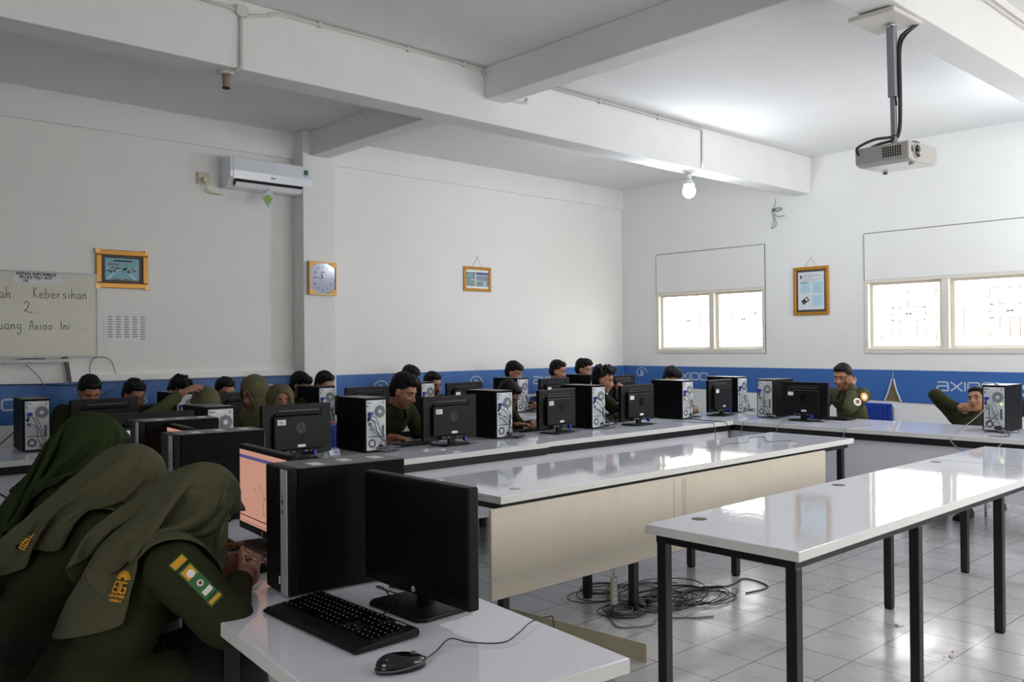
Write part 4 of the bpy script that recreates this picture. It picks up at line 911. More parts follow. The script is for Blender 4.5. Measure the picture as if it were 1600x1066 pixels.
cab('desk_cable', [(1.25, 6.26, .62), (1.40, 6.25, .52), (1.55, 6.25, .36), (1.75, 6.25, .28)], .006, 'cable', 'thick dark cable hanging below the rear row desk')
cab('loose_cable', [(6.05, 3.5, .70), (6.15, 3.6, .64), (6.20, 3.7, .60), (6.0, 3.9, .5)], .004, 'cream', 'pale cable sagging under the end of the middle table')
tag(MB().box(3.66, 3.73, 4.555, 4.595, .7503, .752, 'sticker').obj('paper_scrap'), 'small white paper scrap on the desk before screen 07', 'paper')
r = empty('paper_box', (1.55, 6.15, 0), 0, 'white carton lying low behind the girls', 'box'); MB().box(0, .35, 0, .3, 0, .42, 'paper').obj('carton', r, bevel=.004); MB().box(-.004, .354, -.004, .304, .42, .45, 'paper').obj('lid', r, bevel=.003)

# ------------------------------------------------------------------ people
def remesh(mb, voxel, sm=2, fn=None):
    o = mb.obj('tmp_body'); m = o.modifiers.new('r', 'REMESH'); m.mode = 'VOXEL'; m.voxel_size = voxel; m.use_smooth_shade = True
    s = o.modifiers.new('s', 'SMOOTH'); s.iterations = sm; s.factor = .5
    dg = bpy.context.evaluated_depsgraph_get(); me = bpy.data.meshes.new_from_object(o.evaluated_get(dg))
    old = o.data; bpy.data.objects.remove(o); bpy.data.meshes.remove(old)
    if fn:
        nn = [v.normal.copy() for v in me.vertices]
        for v, n in zip(me.vertices, nn): v.co = fn(v.co.copy(), n)
    for p in me.polygons: p.use_smooth = True; p.material_index = 0
    return me
def mesh_obj(name, me, m, parent=None):
    me.materials.clear(); me.materials.append(MT[m]); me.name = name
    o = bpy.data.objects.new(name, me); COL.objects.link(o)
    if parent is not None: o.parent = parent
    return o
def join_mesh(mes):
    bm = bmesh.new()
    for m in mes: bm.from_mesh(m)
    me = bpy.data.meshes.new('joined'); bm.to_mesh(me); bm.free()
    for p in me.polygons: p.use_smooth = True
    return me
def wr(amp, f, seed=0, st=(1, 1, 1)):
    off = Vector((seed*3.1, seed*1.7, seed*.9))
    def g(co, n):
        q = Vector((co.x*f*st[0], co.y*f*st[1], co.z*f*st[2]))+off
        k = noise.noise(q)+.5*noise.noise(q*2.1)
        r = 1-abs(noise.noise(q*.8+Vector((5, 5, 5))))*2
        return co+n*amp*(k*.6+r*.5-.3)
    return g
def ik(S, T, l1, l2, hint):
    S, T = Vector(S), Vector(T); d = T-S; L = d.length
    if L > (l1+l2)*.985: T = S+d*((l1+l2)*.985/L); d = T-S; L = d.length
    a = (l1*l1-l2*l2+L*L)/(2*L); h = math.sqrt(max(1e-6, l1*l1-a*a)); u = d/L
    hv = Vector(hint); hv = hv-u*hv.dot(u); hv.normalize()
    return S+u*a+hv*h, T
def hand_mesh(w_, d, pn, side, curl=.5, sc=1.0, spread=1.0):
    """w_ wrist, d finger direction, pn palm normal (pointing out of the palm), side +1/-1 thumb side"""
    d = Vector(d).normalized(); pn = Vector(pn); pn = (pn-d*pn.dot(d)).normalized(); s = d.cross(pn)*side; w_ = Vector(w_)
    mb = MB(); R_ = Matrix((d, s, pn)).transposed()
    def P_(x, y, z): return w_+(d*x+s*y+pn*z)*sc
    mb.cap(P_(-.03, 0, 0), P_(.02, 0, 0), .024*sc, .026*sc); mb.ell(P_(.050, 0, 0), (.048*sc, .040*sc, .016*sc), T=R_)
    mb.ell(P_(.035, .022, .006), (.030*sc, .018*sc, .016*sc), T=R_)
    L = (.072, .080, .074, .058)
    for i in range(4):
        y = (.028-.0185*i)*spread; x0 = .085-.004*abs(i-1.2); l = L[i]; c = curl*(1+.12*(i-1)); a = 0; p = Vector((x0, y, 0)); r0 = .0098-.0006*i
        for k, f in enumerate((.44, .32, .24)):
            a += c*(.75, .95, .7)[k]; q = p+Vector((cos(a), .10*(1.5-i)*spread*.3, sin(a)))*l*f; mb.cap(P_(*p), P_(*q), (r0-.0006*k)*sc, (r0-.0009*(k+1))*sc, n=10); p = q
    p = Vector((.018, .026, .006))
    for k, (dx, dy, dz, l) in enumerate(((.62, .62, .30, .040), (.86, .34, .38*(.5+curl), .034), (.93, .08, .40*(.5+curl), .026))):
        v = Vector((dx, dy, dz)).normalized(); q = p+v*l; mb.cap(P_(*p), P_(*q), (.0115-.0012*k)*sc, (.0105-.0014*k)*sc, n=10); p = q
    return remesh(mb, .0034*sc, 1)

FOLDS = [[(-30, 4, .016), (-12, 5, .020), (20, 5, .014), (58, 5, .018), (104, 6, .016)],
         [(-34, 4, .014), (-16, 4, .020), (4, 5, .018), (44, 5, .020), (90, 6, .020), (122, 6, .012)],
         [(-26, 5, .014), (6, 6, .016), (70, 7, .016)]]
def person(label, head, az, pitch=20, yaw=0, roll=0, hands=None, outfit='boy', hairstyle='short', sleeve='long', voxel=.010, skin='skin', cloth='khaki', seed=0, torso=.50,
           tip=None, hijab='hijab', legs=True, sc=1.0, facedet=True, lean_back=0, patch=None, group=None, shw=.175, bodyyaw=0, armsc=1.0, drape=None, neckf=.75):
    H = Vector((0, 0, head[2])); az = radians(az)
    Rh = Matrix.Rotation(radians(yaw), 3, 'Z') @ Matrix.Rotation(radians(pitch), 3, 'Y') @ Matrix.Rotation(radians(roll), 3, 'X')
    Rn = Matrix.Rotation(radians(pitch*neckf), 3, 'Y')
    N = H+Rn @ Vector((-.03, 0, -.150*sc))
    pz = .53; dz = N.z-pz; L = torso*sc
    dx = math.sqrt(max(.0, L*L-dz*dz)) if dz < L else 0
    if lean_back: dx = -lean_back
    # shift so that the pelvis is the local origin
    off = Vector((-(N.x-dx), 0, 0)); H = H+off; N = N+off; Pv = Vector((0, 0, pz))
    fwd = Vector((cos(az), sin(az), 0)); lft = Vector((-sin(az), cos(az), 0))
    loc = Vector((head[0], head[1], 0))-fwd*H.x
    def tl(wp): q = Vector(wp)-loc; return Vector((q.dot(fwd), q.dot(lft), q.z))
    hp = lambda x, y, z: H+Rh @ (Vector((x, y, z))*sc)
    ax = (N-Pv).normalized(); bx = Vector((ax.z, 0, -ax.x))  # bx: forward normal of torso
    at = lambda f, x=0, y=0: Pv+(N-Pv)*f+bx*x+Vector((0, y, 0))
    Rt = Matrix((bx, Vector((0, 1, 0)), ax)).transposed()
    sf_ = .90 if outfit == 'girl' else .95
    S = {1: at(sf_, -.005, shw*sc), -1: at(sf_, -.005, -shw*sc)}
    hands = hands or {}
    tgt = {}; elb = {}
    for s in (1, -1):
        h = hands.get(s)
        wp = tl(h['at']) if h and 'at' in h else Vector((max(H.x+.16, N.x+.25), .13*s, .80))
        hint = Vector(h['hint']) if h and 'hint' in h else Vector((-.2, .6*s, -.8))
        elb[s], tgt[s] = ik(S[s], wp, .275*sc*armsc, .25*sc*armsc, hint)
    def facefn(co, n):
        q = Rh.transposed() @ (co-H)/sc
        if q.x > .03 and abs(q.y) < .07 and -.13 < q.z < .09:
            for s in (1, -1):
                d2_ = ((q.y-.031*s)/.018)**2+((q.z-.006)/.012)**2; co = co-(Rh @ Vector((1, 0, 0)))*.011*sc*math.exp(-d2_)
            d2_ = ((q.y)/.022)**2+((q.z+.062)/.004)**2; co = co-(Rh @ Vector((1, 0, 0)))*.0035*sc*math.exp(-d2_)
        return co
    b = MB()
    def E_(c, r, R_=Rh): b.ell(hp(*c), [x*sc for x in r], T=R_)
    E_((-.012, 0, .035), (.094, .076, .090)); E_((.028, 0, -.030), (.062, .062, .075)); E_((.045, 0, -.075), (.040, .044, .034)); E_((.066, 0, -.094), (.020, .022, .016))
    E_((.062, .030, -.025), (.026, .026, .028)); E_((.062, -.030, -.025), (.026, .026, .028)); E_((.066, 0, .028), (.024, .050, .022))
    b.cap(hp(.082, 0, .012), hp(.103, 0, -.026), .0085*sc, .0125*sc); b.ell(hp(.094, .012, -.031), (.010*sc,)*3); b.ell(hp(.094, -.012, -.031), (.010*sc,)*3)
    E_((.083, 0, -.057), (.013, .024, .007)); E_((.081, 0, -.068), (.013, .021, .0075))
    for s in (1, -1): E_((-.004, .078*s, -.008), (.017, .008, .030)); E_((-.012, .074*s, -.006), (.010, .010, .022))
    b.cap(hp(-.022, 0, -.05), N+Vector((-.005, 0, .0)), .053*sc, .058*sc)
    b.ell(at(.80), (.085*sc, .13*sc, .13*sc), T=Rt); b.ell(at(.45), (.085*sc, .115*sc, .17*sc), T=Rt); b.ell(at(.08), (.10*sc, .14*sc, .12*sc), T=Rt)
    for s in (1, -1):
        b.cap(at(.92, 0, .05*s), S[s], .05*sc, .048*sc); b.cap(S[s], elb[s], .043*sc, .034*sc); b.cap(elb[s], tgt[s], .034*sc, .024*sc)
    LK, LA = {}, {}
    for s in (1, -1):
        hip = Vector((0.02, .09*s, .51)); kn = Vector((.40*sc, .12*s, .53)); an = Vector((.42*sc, .12*s, .10)); LK[s] = kn; LA[s] = an
        if legs: b.cap(hip, kn, .072*sc, .050*sc); b.cap(kn, an, .050*sc, .034*sc); b.cap(an, an+Vector((.10, 0, -.05)), .034, .026)
    body = remesh(b, voxel, 2, facefn)
    parts = [body]
    for s in (1, -1):
        h = hands.get(s)
        if h is None and voxel > .0095: h = {}
        fa = (tgt[s]-elb[s]).normalized()
        d = Vector(h['dir']) if h and 'dir' in h else Vector((fa.x, fa.y, fa.z*.3-.1)); pn = Vector(h['pn']) if h and 'pn' in h else Vector((0, 0, -1))
        parts.append(hand_mesh(tgt[s], d, pn, (h or {}).get('side', -s), (h or {}).get('curl', .45), sc))
    me = join_mesh(parts)
    root = mesh_obj('person', me, skin); root.location = loc; root.rotation_euler = (0, 0, az); tag(root, label, 'person', group)
    # face details
    if facedet:
        for s in (1, -1):
            e = MB(); e.ell(hp(.0735, .031*s, .005), (.0095*sc, .0135*sc, .0050*sc), 'eyewhite', T=Rh); e.ell(hp(.0775, .031*s, .0035), (.0072*sc, .0072*sc, .0052*sc), 'eye', T=Rh); e.obj('eye', root)
            e = MB(); e.tube([hp(.086, .012*s, .026), hp(.088, .024*s, .031), hp(.084, .036*s, .031), hp(.074, .048*s, .025)], [.003*sc, .004*sc, .0038*sc, .0018*sc], 6, 'hair'); e.obj('eyebrow', root)
        e = MB(); e.ell(hp(.0895, 0, -.0570), (.0075*sc, .021*sc, .0040*sc), 'lip', T=Rh); e.ell(hp(.0885, 0, -.0665), (.0080*sc, .018*sc, .0050*sc), 'lip', T=Rh); e.obj('lips', root)
    # hair
    if outfit != 'girl':
        b = MB()
        b.ell(hp(-.022, 0, .050), [x*sc for x in (.096, .083, .088)], T=Rh); b.ell(hp(-.045, 0, .005), [x*sc for x in (.070, .079, .080)], T=Rh)
        if hairstyle in ('full', 'spiky'): b.ell(hp(.020, 0, .098), [x*sc for x in (.075, .070, .045)], T=Rh); b.ell(hp(.045, .015, .092), [x*sc for x in (.050, .055, .030)], T=Rh)
        if hairstyle == 'short': b.ell(hp(.016, 0, .092), [x*sc for x in (.068, .068, .035)], T=Rh)
        if hairstyle == 'fringe': b.ell(hp(.030, 0, .080), [x*sc for x in (.066, .070, .040)], T=Rh); b.ell(hp(.062, 0, .065), [x*sc for x in (.034, .055, .022)], T=Rh)
        rs = seed
        def hf(co, n):
            q = Rh.transposed() @ (co-H)/sc
            if q.z < .02 and q.x > .005: co = co-n*.02*sc
            f = 55 if hairstyle != 'spiky' else 42; A = .0045 if hairstyle != 'spiky' else .012
            k = noise.noise(Vector((q.x*f, q.y*f, q.z*f*.4+rs*3.3)))
            up = max(0, min(1, (q.z-.05)*15))
            return co+n*A*sc*(k*(0.5+up)) + (Rh @ Vector((.25, .1, 1)))*(A*.8*max(0, k)*up if hairstyle == 'spiky' else 0)
        mesh_obj('hair', remesh(b, .0055, 1, hf), 'hair', root)
    # shirt
    b = MB(); g = 1.0
    b.ell(at(.82), (.112*sc, .165*sc, .125*sc), T=Rt); b.ell(at(.50, -.005), (.118*sc, .150*sc, .19*sc), T=Rt); b.ell(at(.12), (.135*sc, .168*sc, .13*sc), T=Rt)
    if outfit == 'girl': b.ell(Pv+Vector((.02, 0, -.02)), (.20, .205, .13)); b.cap(Pv+Vector((.02, .08, -.01)), Pv+Vector((.20, .10, .02)), .115, .095); b.cap(Pv+Vector((.02, -.08, -.01)), Pv+Vector((.20, -.10, .02)), .115, .095)
    b.cap(at(.95, 0, .05), at(.95, 0, -.05), .075*sc, .075*sc)
    r_up = .064 if outfit != 'girl' else (.080 if tip is not None else .072)
    for s in (1, -1):
        b.cap(at(.92, 0, .06*s), S[s], .066*sc, .066*sc); b.cap(S[s], elb[s], r_up*sc, (r_up-.006)*sc)
        if sleeve == 'long': w2 = elb[s]+(tgt[s]-elb[s])*.93; b.cap(elb[s], w2, (r_up-.006)*sc, .036*sc)
        elif sleeve == 'mid': w2 = elb[s]+(tgt[s]-elb[s])*.25; b.cap(elb[s], w2, (r_up-.006)*sc, .05*sc)
    shirt = mesh_obj('shirt', remesh(b, max(voxel, .009), 2, wr(.012, 9, seed)), cloth, root)
    if outfit != 'girl':
        b = MB(); rows = []; nn = 26
        for i in range(nn):
            t = radians(18)+(2*pi-radians(36))*i/(nn-1); fr = max(0, cos(t))
            rr = []
            for (r_, z_) in ((.062, .020-.012*fr), (.070, .034-.022*fr), (.084, .012-.030*fr), (.098, -.012-.045*fr)): rr.append(b.bm.verts.new(N+Rn @ Vector((r_*sc*cos(t)-.004+.012*fr, r_*sc*sin(t), z_*sc+.012))))
            rows.append(rr)
        b._fin([b.bm.faces.new((rows[i][j], rows[i+1][j], rows[i+1][j+1], rows[i][j+1])) for i in range(nn-1) for j in range(3)], cloth, True)
        co_ = b.obj('collar', root); sd = co_.modifiers.new('solid', 'SOLIDIFY'); sd.thickness = .005
        b = MB(); pts = [at(.97-.12*k, .095+.012*min(k, 2)) for k in range(6)]
        for p0_, p1_ in zip(pts[:-1], pts[1:]): b.cap(p0_, p1_, .011, .011, cloth, n=8)
        for k in (1, 2, 3, 4): b.ell(pts[k]+bx*.011, (.005, .005, .005), 'ink')
        b.obj('button_placket', root)
    if sleeve == 'long':
        for s in (1, -1):
            w2 = elb[s]+(tgt[s]-elb[s])*.93; u = (tgt[s]-elb[s]).normalized(); b = MB(); b.cyl(w2-u*.045, w2+u*.006, .043*sc, .039*sc, n=18, m=cloth); b.obj('cuff', root, bevel=.003)
    if patch:
        for (s, f, offv, colr, rr) in patch:
            c_ = S[s]+(elb[s]-S[s])*f; ov = Vector(offv).normalized(); ua = (elb[s]-S[s]).normalized(); ov = (ov-ua*ov.dot(ua)).normalized(); T = frame_T(c_+ov*(r_up*sc+.004), ua.cross(ov)*-1, -ua)
            T = frame_T(c_+ov*(r_up*sc+.006), ua.cross(ov), ua if (ua.cross(ov)).cross(ua).dot(ov) > 0 else -ua)
            b = MB(); b.prism([(rr*cos(t), rr*1.3*sin(t)) for t in [i*pi/8 for i in range(16)]], -.004, .003, colr, T=T); pp = b.obj('sleeve_patch', root)
            b = MB(); b.prism([(rr*.6*cos(t), rr*.8*sin(t)) for t in [i*pi/5 for i in range(10)]], .003, .004, 'sticker' if colr != 'sticker' else 'red', T=T); b.obj('emblem', pp)
    # trousers or skirt, shoes
    b = MB(); rk = (.095, .075, .060) if outfit != 'girl' else (.115, .095, .085)
    b.ell(Vector((0, 0, .52)), (.13, .17, .085))
    for s in (1, -1):
        b.cap(Vector((.0, .09*s, .53)), LK[s], rk[0]*sc*.9, rk[1]*sc); b.cap(LK[s], Vector((LA[s].x, LA[s].y, .13)), rk[1]*sc, rk[2]*sc)
    if outfit == 'girl':
        b.cap(Vector((.1, 0, .52)), Vector((.38*sc, 0, .52)), .09, .09); b.cap(Vector((.40*sc, 0, .50)), Vector((.42*sc, 0, .16)), .09, .08)
    mesh_obj('trousers' if outfit != 'girl' else 'skirt', remesh(b, .014, 2, wr(.008, 8, seed+5)), 'trouser', root)
    for s in (1, -1):
        b = MB(); a = LA[s]; b.prism([(-.08, 0), (-.08, .05), (-.03, .10), (.03, .095), (.09, .05), (.165, .035), (.175, .0)], -.040, .040, 'shoe', axis='y', T=Matrix.Translation((a.x, a.y, .002))); b.obj('shoe', root, bevel=.012, seg=3)
    # head scarf
    if outfit == 'girl' and tip is not None:
        info = dict(hp=hp, at=at, S=S, elb=elb, tgt=tgt, tl=tl, shirt=shirt, tp=tl(tip), H=H, N=N, Rh=Rh, Rt=Rt)
        info['hj'] = drape_scarf(root, info, sc, hijab, seed=seed, **(drape or {}))
        return root, info
    if outfit == 'girl':
        b = MB(); A_ = None
        b.ell(hp(-.018, 0, .022), [x*sc for x in (.112, .096, .112)], T=Rh); b.ell(hp(.02, 0, -.05), [x*sc for x in (.088, .086, .085)], T=Rh)
        if tip is not None: b.cap(hp(.008, 0, .046), hp(.108, 0, .050), .074*sc, .016*sc); b.cap(hp(.03, 0, -.02), hp(.104, 0, .046), .070*sc, .016*sc); b.cap(hp(-.045, 0, .03), at(.92, -.045), .100*sc, .125*sc); b.cap(at(.92, -.045), at(.60, -.06), .125*sc, .10*sc)
        b.cap(hp(-.02, 0, -.03), N+Vector((0, 0, .02)), .094*sc, .105*sc)
        b.ell(at(.93, .02), (.135*sc, .205*sc, .10*sc), T=Rt); b.ell(at(.78, .07), (.09*sc, .15*sc, .13*sc), T=Rt)
        if tip is not None:
            tp = tl(tip)
            c0 = hp(-.075, 0, .05)
            ctrl = [(hp(-.02, 0, .105), .055, .03), (hp(-.085, 0, .075), .088, .055), (hp(-.125, 0, -.01)*.55+(at(1.05, -.10))*.45, .115, .10), (at(.92, -.125), .175, .13), (at(.70, -.135), .185, .12), (at(.48, -.14), .135, .07), ((at(.34, -.145)+tp)*.5, .085, .04), (tp, .006, .004)]
            cs = smooth_path([c[0] for c in ctrl], 5); aa = smooth_path([Vector((c[1], c[2], 0)) for c in ctrl], 5)
            nv = 14; top, bot = [], []
            for i, c in enumerate(cs):
                t = (cs[min(i+1, len(cs)-1)]-cs[max(i-1, 0)]).normalized(); nrm = Vector((0, 1, 0)).cross(t); nrm = -nrm if nrm.dot(Vector((-.3, 0, 1))) < 0 else nrm
                ra, rb = [], []
                for j in range(nv+1):
                    v = -1+2*j/nv; th = v*1.25
                    p = c+Vector((0, aa[i].x*sin(th)*sc, 0))-nrm*(aa[i].y*(1-cos(th))*1.35*sc)
                    nn_ = (Vector((0, sin(th), 0))+nrm*cos(th)).normalized()
                    ra.append(b.bm.verts.new(p+nn_*.005)); rb.append(b.bm.verts.new(p-nn_*.009))
                top.append(ra); bot.append(rb)
            fs = []
            for i in range(len(cs)-1):
                for j in range(nv):
                    fs.append(b.bm.faces.new((top[i][j], top[i][j+1], top[i+1][j+1], top[i+1][j]))); fs.append(b.bm.faces.new((bot[i][j+1], bot[i][j], bot[i+1][j], bot[i+1][j+1])))
                for j in (0, nv):
                    q = (top[i][j], top[i+1][j], bot[i+1][j], bot[i][j]); fs.append(b.bm.faces.new(q if j == nv else q[::-1]))
            for i in (0, len(cs)-1):
                for j in range(nv):
                    q = (top[i][j], top[i][j+1], bot[i][j+1], bot[i][j]); fs.append(b.bm.faces.new(q if i else q[::-1]))
            b._fin(fs, hijab, True); A_ = (tp-H).normalized()
        n1 = A_.orthogonal().normalized() if A_ else None
        if A_: n1 = (Vector((0, 1, 0))-A_*A_.y).normalized(); n2 = A_.cross(n1)
        def sf(co, n):
            q = Rh.transposed() @ (co-H)/sc
            oval = (q.y/.057)**2+((q.z+.016)/.094)**2
            if q.x > .02 and oval < 1.0: co = co-(Rh @ Vector((1, 0, 0)))*.065*sc*min(1, (1-oval)*2.6)
            if A_ is not None:
                K = hp(.012, 0, -.085); r_ = co-K; rr = math.hypot(r_.x, r_.z); ph = math.degrees(math.atan2(r_.z, -r_.x))
                ph += 7*noise.noise(Vector((co.x*5, co.y*3+seed, co.z*5)))+10*(abs(co.y)-.05)
                k = max(0, min(1, (rr-.03)/.12)); k = k*k*(3-2*k); side = max(0.12, min(1, (abs(co.y-H.y)-.01)/.07)); dsp = 0
                for (p0, w0, am) in FOLDS[seed % len(FOLDS)]:
                    w1 = w0*(1.05-.45*min(1, rr/.4)); dl = ph-p0
                    dsp += 1.35*am*(math.exp(-(dl/w1)**2)-.75*math.exp(-((dl+w1*1.35)/(w1*.75))**2))
                ar = rr-.27-.03*sin(radians(ph)*3); dsp2 = .012*math.exp(-(ar/.022)**2)-.010*math.exp(-((ar+.035)/.018)**2)
                low = max(0, min(1, (20-ph)/25))
                co = co+n*(dsp*k*side+dsp2*low*side*.8)+n*.004*noise.noise(Vector((co.x*14, co.y*14, co.z*14)))
            else: co = wr(.007, 11, seed)(co, n)
            return co
        hj = mesh_obj('headscarf', remesh(b, .005 if tip is not None else .008, 2, sf), hijab, root)
        b = MB(); ringp = []
        for i in range(30):
            t = 2*pi*i/30; y, z = .053*cos(t), -.014+.090*sin(t); x = .086-.30*y*y*8-(.020 if z < -.07 else 0)-max(0, z-.04)*.35
            ringp.append(hp(x, y, z))
        if tip is None: b.tube(ringp, .009*sc, 8, hijab, close=True); b.obj('scarf_rim', root)
        root['_frame'] = 0; del root['_frame']
        return root, dict(hp=hp, at=at, S=S, elb=elb, tgt=tgt, tl=tl, hj=hj, shirt=shirt, tp=tl(tip) if tip else None, H=H)
    return root, dict(hp=hp, at=at, S=S, elb=elb, tgt=tgt, tl=tl, shirt=shirt)

def drape_scarf(root, info, sc, m, frames=46, tipL=.80, flare=.55, base=.17, ex=1.75, seed=0, wind=0):
    """let a cloth sheet fall over head, shoulders and back: it is held along the face line, the rest hangs freely"""
    hp, at, S, elb, H = info['hp'], info['at'], info['S'], info['elb'], info['H']; Rh = info['Rh']; Rt = info['Rt']; N = info['N']
    b = MB()
    b.ell(hp(-.014, 0, .028), [x*sc for x in (.098, .080, .094)], T=Rh); b.ell(hp(.02, 0, -.045), [x*sc for x in (.070, .062, .078)], T=Rh); b.cap(hp(-.02, 0, -.04), N, .062*sc, .070*sc)
    b.ell(at(.82), (.114*sc, .168*sc, .128*sc), T=Rt); b.ell(at(.50, -.005), (.120*sc, .152*sc, .19*sc), T=Rt); b.ell(at(.12), (.137*sc, .170*sc, .13*sc), T=Rt); b.ell(at(0), (.20, .205, .13))
    for s in (1, -1):
        b.cap(at(.92, 0, .06*s), S[s], .068*sc, .070*sc); b.cap(S[s], elb[s], .082*sc, .076*sc); b.cap(elb[s], info['tgt'][s], .07*sc, .04)
    cme = remesh(b, .016, 3); col = bpy.data.objects.new('tmp_col', cme); COL.objects.link(col)
    dm = col.modifiers.new('d', 'DISPLACE'); dm.mid_level = 0; dm.strength = -.055
    dm.keyframe_insert('strength', frame=1); dm.strength = .004; dm.keyframe_insert('strength', frame=18)
    cm = col.modifiers.new('c', 'COLLISION'); col.collision.thickness_outer = .007; col.collision.thickness_inner = .06; col.collision.cloth_friction = 12; col.collision.damping = .6
    ns, nt = 97, 62; bm = bmesh.new(); g = []
    fd = Rh @ Vector((1, 0, 0)); up = Rh @ Vector((0, 0, 1)); sd = Vector((0, 1, 0))
    for i in range(ns):
        s = -1+2*i/(ns-1); al = pi*s*.985; a = abs(s)
        y, z = .070*sin(al), -.010+.098*cos(al); x = .068+.050*max(0, cos(al))**1.5-.030*max(0, sin(abs(al)))+.012*max(0, -cos(al))
        p0 = hp(x, y, z)
        rad = (sd*sin(al)+up*cos(al)*.75).normalized()
        back = Vector((-.85, 0, .42)).normalized()
        sg = 1 if s > 0 else -1
        side = Vector((.20, .55*sg, -.70)).normalized()
        w_ = max(0, min(1, (a-.55)/.4)); w_ = w_*w_*(3-2*w_)
        d = ((back*.9+rad*flare)*(1-w_)+side*w_).normalized()
        L = base+(tipL-base)*(1-min(1, a/.92))**ex
        row = []
        for j in range(nt):
            t = j/(nt-1); bow = .045*sin(min(1, t*L/.25)*pi*.5)
            p = p0+d*(t*L)+rad*bow*(1-w_)+Vector((0, sg*.02*w_*t, 0))+Vector((noise.noise(Vector((i*.3, j*.3, seed)))*.002,)*3)
            row.append(bm.verts.new(p))
        g.append(row)
    for i in range(ns-1):
        for j in range(nt-1): bm.faces.new((g[i][j], g[i+1][j], g[i+1][j+1], g[i][j+1]))
    bm.verts.index_update(); pins = [g[i][j].index for i in range(ns) for j in (0, 1)]
    me = bpy.data.meshes.new('scarf'); bm.to_mesh(me); bm.free()
    cl = bpy.data.objects.new('tmp_cloth', me); COL.objects.link(cl)
    vg = cl.vertex_groups.new(name='pin'); vg.add(pins, 1.0, 'REPLACE')
    md = cl.modifiers.new('cloth', 'CLOTH'); st = md.settings; st.vertex_group_mass = 'pin'; st.quality = 6; st.mass = .18; st.air_damping = 2.0
    st.tension_stiffness = 12; st.compression_stiffness = 12; st.shear_stiffness = 3; st.bending_stiffness = .12; st.tension_damping = 8; st.compression_damping = 8; st.shear_damping = 8; st.bending_damping = .5
    md.collision_settings.distance_min = .004; md.collision_settings.collision_quality = 3; md.collision_settings.use_self_collision = False
    md.point_cache.frame_start = 1; md.point_cache.frame_end = frames+1
    g0 = scene.gravity.copy()
    for fr in range(1, frames+1):
        k = max(0, min(1, (fr-16)/8)); scene.gravity = Vector((-9*(1-k)-.8*k, 0, -2.5*(1-k)-9.6*k)); scene.frame_set(fr)
    scene.gravity = g0
    dg = bpy.context.evaluated_depsgraph_get(); res = bpy.data.meshes.new_from_object(cl.evaluated_get(dg))
    bpy.data.objects.remove(cl); bpy.data.objects.remove(col); scene.frame_set(1)
    for p in res.polygons: p.use_smooth = True
    o = mesh_obj('headscarf', res, m, root)
    sm = o.modifiers.new('solid', 'SOLIDIFY'); sm.thickness = .003; sm.offset = 1
    sb = o.modifiers.new('sub', 'SUBSURF'); sb.levels = 1; sb.render_levels = 1
    return o

# chair prototype
def make_chair(label):
    r = empty('stacking_chair', (0, 0, 0), 0, label, 'chair', 'blue chairs')
    MB().box(-.20, .21, -.20, .20, .415, .448, 'chairblue').obj('seat', r, bevel=.014, seg=3)
    b = MB(); n = 8
    for i in range(n):
        t0_, t1_ = -1+2*i/n, -1+2*(i+1)/n
        f = lambda t: -.235-.0+.03*t*t
        b.prism([(f(t0_), .20*t0_), (f(t1_), .20*t1_), (f(t1_)-.025, .20*t1_), (f(t0_)-.025, .20*t0_)], .60, .855, 'chairblue')
    b.obj('backrest', r, bevel=.01, seg=2)
    for s in (1, -1):
        b = MB(); b.tube(smooth_path([(.22, .20*s, 0), (.19, .195*s, .40), (.10, .19*s, .41), (-.16, .19*s, .41), (-.21, .195*s, .44), (-.235, .20*s, .60), (-.25, .20*s, .84)], 6), .011, 10, 'chrome'); b.obj('side_frame', r)
        b = MB(); b.tube([(-.10, .19*s, .41), (-.20, .20*s, 0)], .011, 10, 'chrome'); b.obj('leg', r)
    b = MB(); b.tube([(-.235, -.2, .585), (-.235, .2, .585)], .009, 8, 'chrome'); b.obj('crossbar', r)
    return r
chair0 = None
def seat_for(root, label, back=.0):
    global chair0
    az = root.rotation_euler[2]; p = root.location-Vector((cos(az), sin(az), 0))*back
    if chair0 is None: chair0 = make_chair(label); chair0.location = p; chair0.rotation_euler = (0, 0, az); return chair0
    return dup(chair0, p, az, label)

# the three girls along the foreground desk
gA, A = person('person in olive headscarf with gold print on its back, bent lowest over a phone', (1.05, 2.48, .995), 2, pitch=48, yaw=0, outfit='girl', voxel=.0075, tip=(.56, 2.33, .80), hijab='hijab', seed=1, sc=.97, shw=.17, armsc=.75, neckf=.95, torso=.455,
    hands={-1: dict(at=(1.12, 2.37, .80), hint=(-.45, -.85, -.6), dir=(.85, .5, .0), pn=(-.5, .85, -.1), side=1, curl=.85), 1: dict(at=(1.12, 2.58, .80), hint=(-.3, .6, -.5), dir=(.9, -.42, .0), pn=(-.4, -.9, .1), side=-1, curl=1.0)},
    facedet=True)
gB, B_ = person('person in olive headscarf with small gold print, sitting between the two other headscarved girls', (1.045, 3.03, 1.005), 2, pitch=40, outfit='girl', voxel=.009, tip=(.50, 2.92, .84), hijab='hijab', seed=4, sc=.98, facedet=True, neckf=.95, torso=.465)
gC, C_ = person('person in dark green headscarf, third and farthest along the foreground desk', (1.07, 3.50, 1.085), 4, pitch=28, outfit='girl', voxel=.009, tip=(.56, 3.42, .83), hijab='hijabdark', seed=8, sc=.99, neckf=.9, torso=.475)
for g_, n_ in ((gA, 'blue chair under the girl bending over her phone'), (gB, 'blue chair under the middle headscarved girl'), (gC, 'blue chair under the girl in dark green headscarf')): seat_for(g_, n_, .02)

